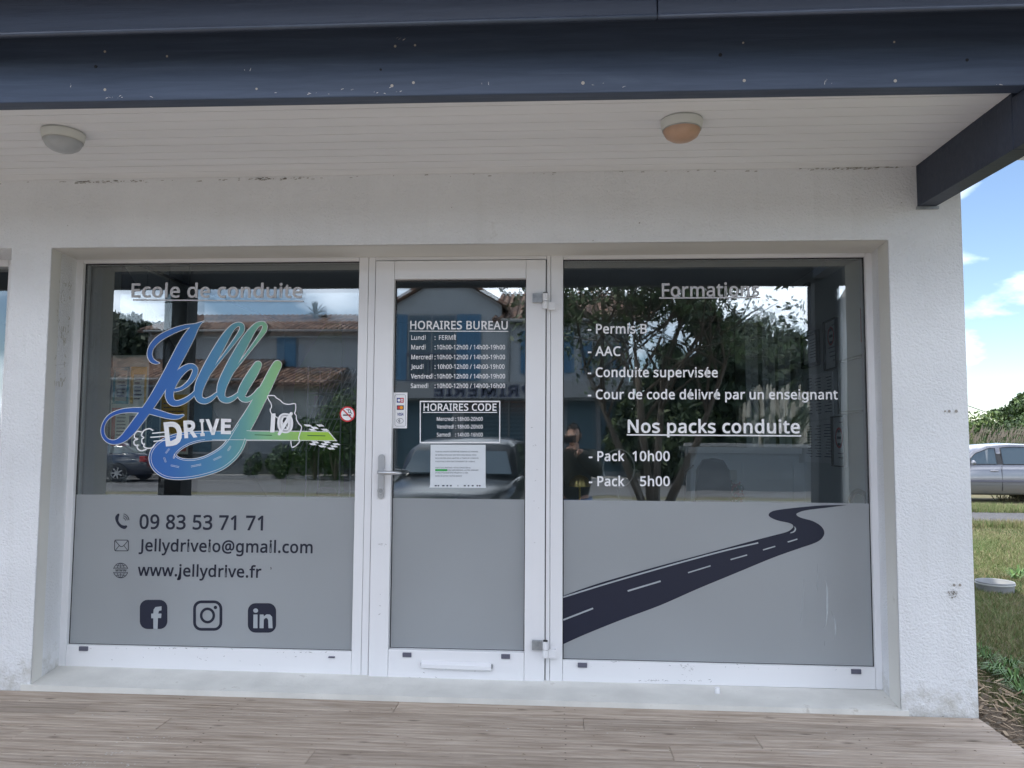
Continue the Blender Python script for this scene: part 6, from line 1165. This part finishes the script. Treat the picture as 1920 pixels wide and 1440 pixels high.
# refl() gives real x, z for the mirrored pixel; street fronts face +y, so nearer = larger y
def rx(px, yr=YO): return refl(px, 700, yr).x
def rz_(py, px=700, yr=YO): return refl(px, py, yr).z
def house(name, lab, x0, x1, y0, depth, zt, wm): 
    o = E(name, lab, 'house', ((x0+x1)/2, y0, 0)); o['_x'] = 1; del o['_x']
    MB().box((x0-(x0+x1)/2, -depth, 0), (x1-(x0+x1)/2, 0, zt)).obj('wall', wm, o); return o
def roofslope(o, x0, x1, ye, ze, yr_, zr, tiles=True, over=.35):
    # tiled slope from eave (ye,ze) to ridge (yr_,zr), in the house's local axes
    ox = o.location.x; x0 -= ox+over; x1 -= ox-over; d = Vector((0, yr_-ye, zr-ze)); Ls = d.length; d /= Ls; nrm = Vector((0, -d.z, d.y)) if d.y > 0 else Vector((0, d.z, -d.y))
    b = Vector((x0, ye, ze)); r_ = MB().add([b, b+Vector((x1-x0, 0, 0)), b+Vector((x1-x0, 0, 0))+d*Ls, b+d*Ls, b-nrm*.1, b+Vector((x1-x0, 0, 0))-nrm*.1, b+Vector((x1-x0, 0, 0))+d*Ls-nrm*.1, b+d*Ls-nrm*.1], [(0, 1, 2, 3), (7, 6, 5, 4), (0, 4, 5, 1), (1, 5, 6, 2), (2, 6, 7, 3), (3, 7, 4, 0)]).obj('roof', TILE[1], o)
    m = MB(); nc = int((x1-x0)/.24); nr = int(Ls/.36)
    for i in range(nc):
        x = x0+.12+i*(x1-x0-.24)/max(1, nc-1)
        for j in range(nr):
            a = b+d*(Ls*j/nr)+Vector((x-x0, 0, 0)); e = a+d*(Ls/nr*1.12)+nrm*.03; rr = .085; vs = []
            for p, q in ((a, rr), (e, rr*.85)):
                for k in range(5): t_ = math.pi*k/4; vs.append(p+Vector((q*math.cos(t_), 0, 0))+nrm*(q*.75*math.sin(t_)+.015))
            m.add(vs, [(k, k+1, 6+k, 5+k) for k in range(4)], random.choice((0, 0, 1, 2)))
    m.obj('roof_tiles', TILE, r_, kind='stuff', fix=False); return r_
def lbox(o, x0, x1, y0, y1, z0, z1, name, m, **k): ox, oy, _ = o.location; return MB().box((x0-ox, y0-oy, z0), (x1-ox, y1-oy, z1)).obj(name, m, o, **k)
# --- gabled house with the printer's sign
xa, xb = rx(738), rx(1182); ze = rz_(600, 1100)
HA = house('gabled_house', 'grey rendered two storey house with blue shutters and a printer sign, mirrored in the door', xa, xb, YO, 9, ze, HW)
xg0, xg1 = rx(738), rx(940); zp = rz_(515, 835)
ox = HA.location.x; zl = rz_(572, 940)
MB().prism([(xg0-ox, .02, ze-.3), (xg1-ox, .02, ze-.3), (xg1-ox, .02, zl), ((xg0+xg1)/2-ox, .02, zp), (xg0-ox, .02, zl)], (0, -9, 0)).obj('gable', HW, HA)
# gable roof planes
gm = (xg0+xg1)/2
for s_, xe in ((-1, xg0), (1, xg1)):
    e0 = Vector((xe-ox+s_*.3, 0, zl-.12)); e1 = Vector((gm-ox, 0, zp+.1)); m = MB()
    m.add([e0+Vector((0, .3, 0)), e1+Vector((0, .3, 0)), e1+Vector((0, -9, 0)), e0+Vector((0, -9, 0)), e0+Vector((0, .3, .12)), e1+Vector((0, .3, .12)), e1+Vector((0, -9, .12)), e0+Vector((0, -9, .12))], [(0, 1, 2, 3), (7, 6, 5, 4), (0, 4, 5, 1), (3, 2, 6, 7), (0, 3, 7, 4)])
    m.obj('roof', TILE[0], HA)
roofslope(HA, xg1, xb+.6, .3, ze, -4.5, ze+1.9)
def shutterwin(o, x0, x1, z0, z1, y, sh=(1, 1), sw=None, glazed=True):
    w_ = sw or (x1-x0)*.5
    if glazed:
        f = lbox(o, x0, x1, y, y+.05, z0, z1, 'window', CANOPY); lbox2 = MB().box((x0-o.location.x+.06, y-o.location.y+.051, z0+.06), ((x0+x1)/2-o.location.x-.03, y-o.location.y+.056, z1-.06)).box(((x0+x1)/2-o.location.x+.03, y-o.location.y+.051, z0+.06), (x1-o.location.x-.06, y-o.location.y+.056, z1-.06)).obj('pane', DGLS, f)
    for k, (a, b) in enumerate(((x0-w_, x0-.02), (x1+.02, x1+w_))):
        if sh[k]:
            s_ = lbox(o, a, b, y, y+.045, z0, z1, 'shutter', SHU); m = MB()
            n = 5
            for q in range(1, n): xx = a+(b-a)*q/n-o.location.x; m.box((xx-.006, y-o.location.y+.046, z0+.02), (xx+.006, y-o.location.y+.05, z1-.02))
            m.obj('shutter_joint', INK, s_)
shutterwin(HA, rx(765), rx(856), rz_(712, 800), rz_(590, 800), YO+.02, sw=rx(908)-rx(862))
m = MB(); bx0, bx1 = rx(765)-ox, rx(856)-ox; bz = rz_(712, 800)                # balcony rail
for k in range(14): x = bx0+(bx1-bx0)*k/13; m.box((x-.012, .14, bz), (x+.012, .165, bz+1))
m.box((bx0-.05, .13, bz+1), (bx1+.05, .175, bz+1.05)).box((bx0-.05, .13, bz-.04), (bx1+.05, .175, bz)); m.obj('balcony_rail', INK, HA)
shutterwin(HA, rx(1000), rx(1050), rz_(700, 1000), rz_(620, 1000), YO+.02, sw=.5)
shutterwin(HA, rx(1110), rx(1150), rz_(700, 1100), rz_(640, 1100), YO+.02, sw=.4)
lbox(HA, xa-.1, xb+.1, YO+.02, YO+.9, rz_(748, 900), rz_(718, 900), 'sign_band', CANOPY)
# sign letters IMPRIMERIE read from the street: text runs towards -x when facing +y
def street_text(o, s, xr_, xl_, zb_, cap_, y, name='sign_letters', mat=None, bold=.05):
    m = MB(); ox_, oy_, _ = o.location; put_text(m, s, (xr_-ox_, y-oy_, zb_), (xl_-ox_, y-oy_, zb_), cap_, bold=bold); return m.obj(name, mat or INK, o, fix=False)
zt_ = rz_(745, 900); street_text(HA, 'IMPRIMERIE', rx(1052), rx(822), zt_+.03, (rz_(724, 900)-zt_)*.9, YO+.905)
for k, (a, b) in enumerate(((748, 850), (872, 985), (1000, 1045), (1060, 1112), (1122, 1176))):
    s_ = lbox(HA, rx(a), rx(b), YO+.01, YO+.05, .3, rz_(752, 900), 'shop_bay', SHD if k != 1 else DGLS); m = MB()
    z = .45
    while z < rz_(752, 900)-.1: m.box((rx(a)-ox+.04, .052, z), (rx(b)-ox-.04, .064, z+.09)); z += .16
    m.obj('blind_slats', SHD, s_)
for a in (742, 860, 992, 1052, 1117): lbox(HA, rx(a)-.07, rx(a)+.07, YO+.01, YO+.12, 0, rz_(749, 900), 'pilaster', CANOPY)
# --- long house to the left, upper storey with the blue window
xl0, xl1 = rx(275, -25), rx(700, -25)
HB = house('long_house', 'long house under a low tiled roof with one blue shutter, mirrored above the logo', xl0, xl1, -25, 8, rz_(622, 500, -25), HW)
roofslope(HB, xl0, xl1, .35, rz_(622, 500, -25), -4, rz_(588, 500, -25)+.5)
shutterwin(HB, rx(515, -25), rx(557, -25), rz_(690, 530, -25), rz_(632, 530, -25), -24.98, sh=(0, 0)); lbox(HB, rx(518, -25), rx(554, -25), -24.92, -24.88, rz_(688, 530, -25), rz_(634, 530, -25), 'shutter', SHU)
# --- low shop with sign, in front of it
xs0, xs1 = rx(60), rx(470)
HC = house('low_shop', 'single storey shop with a tiled roof and dark sign letters, mirrored behind the posters', xs0, xs1, YO, 4, rz_(712, 300), HW2)
roofslope(HC, xs0, xs1, .5, rz_(712, 300), -3.6, rz_(655, 300))
lbox(HC, xs0, xs1, YO+.02, YO+.35, rz_(746, 250), rz_(714, 250), 'sign_band', CANOPY)
z0_ = rz_(742, 250); street_text(HC, 'SIGNALETIQUE', rx(318), rx(70), z0_, (rz_(720, 250)-z0_), YO+.36)
for a, b in ((66, 160), (172, 250), (262, 330), (345, 400)): lbox(HC, rx(a), rx(b), YO+.01, YO+.05, .5, rz_(752, 250), 'shop_bay', SHD if a != 172 else DGLS)
# --- garage wing with a lean-to roof
xt0, xt1 = rx(455), rx(600)
HD_ = house('garage', 'small white garage with a sloping tiled roof, mirrored between the logo and the door', xt0, xt1, YO+.3, 4, rz_(725, 500), HW2)
roofslope(HD_, xt0, xt1, .4, rz_(722, 500), -3.4, rz_(678, 500))
lbox(HD_, rx(475), rx(560), YO+.31, YO+.34, .1, rz_(760, 500), 'garage_door', M('garage_door_grey', (.15, .165, .18), .6))
# --- boundary walls
bwall = E('boundary_wall', 'white boundary wall with a coping, mirrored behind the counter in the right window', 'wall', (rx(1285, -16), -16, 0)); wl = rx(1760, -16)-rx(1285, -16); hz = rz_(838, 1400, -16)
BWM = M('boundary_render', (.13, .14, .145), .9, var=.15, vs=2)
MB().box((0, -.2, 0), (wl, 0, hz)).obj('wall', BWM, bwall); MB().box((-.05, -.26, hz+.002), (wl, .06, hz+.1)).obj('coping', M('coping', (.3, .3, .3), .8), bwall)
bw2 = E('boundary_wall', 'low grey garden wall in front of the garage, mirrored under the logo', 'wall', (rx(330, -21), -21, 0)); wl = rx(600, -21)-rx(330, -21)
MB().box((0, -.2, 0), (wl, 0, .9)).obj('wall', BWM, bw2); MB().box((0, -.24, .902), (wl, .04, .97)).obj('coping', CANOPY, bw2)
for o_, xA, xB, ye_, z_ in ((HA, xg1, xb+.6, .36, ze), (HB, xl0, xl1, .42, rz_(622, 500, -25)), (HC, xs0, xs1, .58, rz_(712, 300))):
    MB().tube([(xA-o_.location.x, ye_, z_-.04), (xB-o_.location.x, ye_, z_-.04)], .06, 8).obj('gutter', CANOPY, o_, smooth=True)
    MB().tube([(xA-o_.location.x+.3, ye_, z_-.06), (xA-o_.location.x+.3, .07, z_-.45), (xA-o_.location.x+.3, .07, .1)], .04, 8).obj('downpipe', CANOPY, o_, smooth=True)
# --- trees and shrubs opposite
q = refl(1228, 900, -6.5); tree('street_tree', 'large spreading multi-stemmed tree mirrored in the right window', 'tree', (q.x, -6.5, 0), 7.4, 3.1, 66, 15000, .075, [LF[0], LF[1], LO[2]], .17, .40, 4)
GT = 'dark evergreens across the street'
for i, (px, yr, h, r_) in enumerate(((1330, -20, 6.4, 2.4), (1420, -22, 6.0, 2.6), (1500, -21, 5.2, 2.4), (1585, -22, 4.6, 2.2), (1660, -21, 5.4, 2.4), (1750, -23, 6, 2.6))):
    q = refl(px, 900, yr); tree('evergreen', ['tallest', 'broad second', 'third', 'fourth', 'fifth', 'outermost'][i]+' dark evergreen from the street tree, mirrored in the right window', 'tree', (q.x, yr, 0), h, r_, 60, 9000, .30, CY, .2, .05, 1, GT)
q = refl(232, 600, -27); tree('cypress_tree', 'dark spiky evergreen above the low roof, mirrored at the left of the logo window', 'tree', (q.x, -27, 0), rz_(578, 232, -27), 2.3, 60, 9000, .24, CY, .2, .25)
def palm(px, py, yr, lab, n=34, L_=1.0):
    q = refl(px, py, yr); o = E('palm_tree', lab, 'palm', (q.x, yr, 0)); MB().tube([(0, 0, 0), (.05, 0, q.z*.5), (0, 0, q.z)], [.14, .11, .10], 8).obj('trunk', BARK, o); m = MB()
    for k in range(n):
        a = random.uniform(0, 6.3); e = random.uniform(-.2, 1.4); d = Vector((math.cos(a)*math.cos(e), math.sin(a)*math.cos(e), math.sin(e))); nn = d.cross(Vector((0, 0, 1))).normalized()*.035; b = Vector((0, 0, q.z)); t_ = b+d*L_
        m.add([b-nn, b+nn, b+d*L_*.6+nn, b+d*L_*.6-nn, t_+Vector((0, 0, -.08))], [(0, 1, 2, 3), (3, 2, 4)])
    m.obj('fronds', CY[1], o, fix=False)
palm(325, 592, -28, 'spiky palm top above the long roof, left of the logo'); palm(592, 590, -28, 'rounded palm top above the right end of the long roof', 46, .75)
for i, (px, yr, h, rr) in enumerate(((590, -20.0, 2.4, .9), (628, -19.6, 3.2, 1.1), (655, -20.4, 3.6, 1.2), (520, -20.3, 1.3, .6), (470, -20.3, 1.1, .5))):
    q = refl(px, 900, yr); bush('hedge_shrub', ['first tall', 'second tall', 'third tall', 'low', 'lowest'][i]+' green shrub by the garage, mirrored at the lower right of the left window', 'shrub', (q.x, yr, 0), (rr, rr*.8), h, 2600, .10, LF, 'shrubs by the garage', 9)
for i, (px, yr) in enumerate(((1445, -17.4), (1480, -17.0))):
    q = refl(px, 900, yr); m = MB()
    for k in range(420):
        a = random.uniform(0, 6.3); L_ = random.uniform(1.2, 2.9); ln = random.uniform(.15, 1.1)*(1.3-.3*L_/2.9); x, y_ = q.x+math.cos(a)*ln, yr+math.sin(a)*ln; mx_, my_ = q.x+math.cos(a)*ln*.45, yr+math.sin(a)*ln*.45
        m.add([(mx_-ln*math.cos(a)*.3-.015, my_, 0), (mx_-ln*math.cos(a)*.3+.015, my_, 0), (mx_+.02, my_, L_*.75), (mx_-.02, my_, L_*.75), (x, y_, L_*.95)], [(0, 1, 2, 3), (3, 2, 4)], 0)
        if k < 40: m.add([(x-.07, y_, L_), (x+.07, y_, L_+.05), (x+.05, y_, L_+.5), (x-.02, y_, L_+.46)], [(0, 1, 2, 3)], 1)
    tag(m.obj('pampas_grass', [LO[2], M('pampas_plume', (.42, .38, .3), .9)], fix=False), 'pampas grass clump with pale plumes, '+['left', 'right'][i]+' of two mirrored in the right window', 'plant')
for i, (px, yr, rr, h) in enumerate(((1205, -21.5, 1.6, 3.2), (1262, -20.5, 1.7, 3.4), (1330, -18.5, 1.8, 3.3), (1400, -18.8, 1.9, 3.5), (1475, -19, 1.9, 3.4), (1550, -18.6, 1.9, 3.2), (1620, -18.8, 1.9, 3.3), (1700, -19, 2, 3.3))):
    q = refl(px, 900, yr); bush('hedge_bush', ['first', 'second', 'third', 'fourth', 'fifth', 'sixth', 'seventh', 'eighth'][i]+' dark green hedge bush beyond the gabled house, counted away from the house', 'bush', (q.x, yr, 0), (rr, rr*.7), h, 4200, .2, [CY[1], LO[2], CY[0]], 'hedge bushes across the street', 12)

# ================================================================ THE PHOTOGRAPHER (seen mirrored)
def skin_mesh(name, verts, edges, radii, mat, parent, root=0, sub=2):
    me = bpy.data.meshes.new(name); me.from_pydata(verts, edges, []); o = bpy.data.objects.new(name, me); COL.objects.link(o)
    bm = bmesh.new(); bm.from_mesh(me); bm.verts.layers.skin.verify(); bm.to_mesh(me); bm.free()
    for v, r_ in zip(me.skin_vertices[0].data, radii): v.radius = (r_, r_) if not isinstance(r_, tuple) else r_
    for i, v in enumerate(me.skin_vertices[0].data): v.use_root = (i == root)
    md = o.modifiers.new('skin', 'SKIN'); md.use_smooth_shade = True; sb = o.modifiers.new('sub', 'SUBSURF'); sb.levels = sub; sb.render_levels = sub
    me.materials.append(mat); o.parent = parent; return o
PX, PY = .13, -.42
PN = E('person', 'person in dark jacket and blue jeans holding up a phone, mirrored in the right window', 'person', (PX, PY, .004))
SKIN = M('skin', (.50, .30, .22), .55); JK = M('dark_jacket', (.03, .035, .03), .85, var=.3, vs=12); JN = M('blue_jeans', (.07, .13, .28), .85, var=.2, vs=20); HAIR = M('dark_hair', (.03, .02, .015), .6); SHOE = M('dark_shoe', (.02, .02, .02), .6)
V = [(0, 0, .96), (0, .0, 1.10), (0, -.005, 1.26), (0, 0, 1.40), (0, .01, 1.47),                       # 0-4 pelvis..neck base
     (-.17, .0, 1.39), (-.25, .09, 1.22), (-.16, .27, 1.47), (.17, .0, 1.39), (.24, .10, 1.22), (.05, .27, 1.47),
     (-.095, 0, .90), (-.11, .02, .50), (-.12, -.01, .09), (-.13, .12, .04), (.095, 0, .90), (.11, .02, .50), (.12, -.01, .09), (.14, .12, .04), (0, .015, 1.53)]
Ed = [(0, 1), (1, 2), (2, 3), (3, 4), (4, 19), (3, 5), (5, 6), (6, 7), (3, 8), (8, 9), (9, 10), (0, 11), (11, 12), (12, 13), (13, 14), (0, 15), (15, 16), (16, 17), (17, 18)]
Rr = [(.17, .12), (.15, .11), (.17, .12), (.14, .09), (.065, .06), .075, .055, .034, .075, .055, .034, .10, .068, .045, .035, .10, .068, .045, .035, .055]
BD = skin_mesh('body', V, Ed, Rr, SKIN, PN)
# clothing shells over the body
skin_mesh('jacket', [(0, 0, .88), (0, 0, 1.10), (0, -.005, 1.26), (0, 0, 1.41), (0, .005, 1.47), (-.18, 0, 1.39), (-.26, .09, 1.22), (-.165, .255, 1.455), (.18, 0, 1.39), (.25, .10, 1.22), (.055, .255, 1.455)],
          [(0, 1), (1, 2), (2, 3), (3, 4), (3, 5), (5, 6), (6, 7), (3, 8), (8, 9), (9, 10)], [(.20, .145), (.18, .13), (.20, .145), (.16, .115), (.075, .07), .10, .095, .062, .10, .095, .062], JK, PN, 2)
skin_mesh('jeans', [(0, 0, .95), (-.095, 0, .88), (-.11, .02, .50), (-.12, -.01, .12), (.095, 0, .88), (.11, .02, .50), (.12, -.01, .12)], [(0, 1), (1, 2), (2, 3), (0, 4), (4, 5), (5, 6)], [(.175, .13), .115, .083, .065, .115, .083, .065], JN, PN)
for s_ in (-1, 1): MB().prism([(s_*.125-.045, -.09, 0), (s_*.125+.045, -.09, 0), (s_*.135+.05, .08, 0), (s_*.135+.03, .19, 0), (s_*.135-.03, .19, 0), (s_*.135-.05, .08, 0)], (0, 0, .075)).obj('shoe', SHOE, PN, bev=.02)
# head with face
def headpt(u, v, k=1.0):                       # u around, v from -90 to 90
    x = .075*math.cos(v)*math.sin(u); y_ = .095*math.cos(v)*math.cos(u); z = .118*math.sin(v)
    if z < 0: x *= 1+z*1.8; y_ = y_*(1+z*.8)
    fr = max(0, math.cos(u))**6
    if fr > 0 and -.5 < v < .35: y_ += fr*.012*math.exp(-((v+.15)/.18)**2)*(1 if abs(u) < .35 or abs(u-2*math.pi) < .35 else 0)*2
    return (x*k, y_*k, z*k)
nu, nv = 28, 18; vs = [headpt(2*math.pi*i/nu, -math.pi/2+math.pi*j/(nv-1)) for j in range(nv) for i in range(nu)]
hd = E('head'); hd.parent = PN; hd.location = (.0, .035, 1.615)
MB().add(vs, [(j*nu+i, j*nu+(i+1) % nu, (j+1)*nu+(i+1) % nu, (j+1)*nu+i) for j in range(nv-1) for i in range(nu)]).obj('face', SKIN, hd, smooth=True)
for s_ in (-1, 1):
    MB().lathe([(0, .009), (.007, .006), (.010, 0), (.007, -.006), (0, -.009)], (s_*.029, .083, .012), 12).obj('eye', M('eye_white', (.7, .7, .7), .3), hd, smooth=True); MB().lathe([(0, .0), (.005, .0)], (s_*.029, .0935, .012), 10, 'y').obj('iris', BLACK, hd, fix=False)
    MB().lathe([(0, .03), (.012, .02), (.014, 0), (.008, -.03), (0, -.034)], (s_*.078, -.004, 0), 10, sx=.6, sy=1.4).obj('ear', SKIN, hd, smooth=True)
MB().tube([(-.022, .086, -.055), (0, .092, -.053), (.022, .086, -.055)], .005, 6).obj('mouth', M('lip', (.35, .12, .1), .5), hd)
hm = MB()
for k in range(900):
    u = random.uniform(0, 6.28); v = random.uniform(-.5, 1.5)
    if math.cos(u) > .35 and v < .62: continue
    p = Vector(headpt(u, v, 1.06)); d = Vector((random.uniform(-1, 1), random.uniform(-1, 1), random.uniform(-1.6, .3)))*.03; nn = d.cross(p).normalized()*.004; hm.add([p-nn, p+nn, p+d+p.normalized()*.022], [(0, 1, 2)])
vs = [headpt(2*math.pi*i/nu, math.radians(-15)+math.radians(105)*j/10, 1.07) for j in range(11) for i in range(nu)]
hm.add(vs, [(j*nu+i, j*nu+(i+1) % nu, (j+1)*nu+(i+1) % nu, (j+1)*nu+i) for j in range(10) for i in range(nu) if not (math.cos(2*math.pi*(i+.5)/nu) > .35 and j < 5)]); hm.obj('hair', HAIR, hd, fix=False)
# hands round the phone
PHY = .36
for s_, hx in ((-1, -.155), (1, .045)):
    h = E('hand'); h.parent = PN; h.location = (hx, .285, 1.505)
    MB().box((-.012, -.02, -.035), (.012, .055, .03)).obj('palm', SKIN, h, bev=.01)
    for k in range(4):
        z = -.028+k*.017; lf = (.06, .072, .07, .055)[k]; MB().tube([(0, .05, z), (-s_*.004, .05+lf*.45, z+.003), (-s_*.02, .05+lf*.75, z+.004), (-s_*.04, .05+lf*.75+.004, z+.004)], [.009, .0085, .008, .0065], 8).obj('finger', SKIN, h, smooth=True)
    MB().tube([(0, -.005, -.02), (-s_*.022, .03, -.03), (-s_*.038, .052, -.018)], [.011, .010, .008], 8).obj('thumb', SKIN, h, smooth=True)
ph = E('smartphone', 'dark smartphone held up sideways by the mirrored person', 'phone', (.075, -.035, 1.585))
MB().box((-.08, -.004, -.037), (.08, .004, .037)).obj('body', BLACK, ph, bev=.003); MB().lathe([(0, .0062), (.007, .0062), (.008, .004)], (-.067, 0, .018), 16, 'y').obj('lens', CGL, ph)
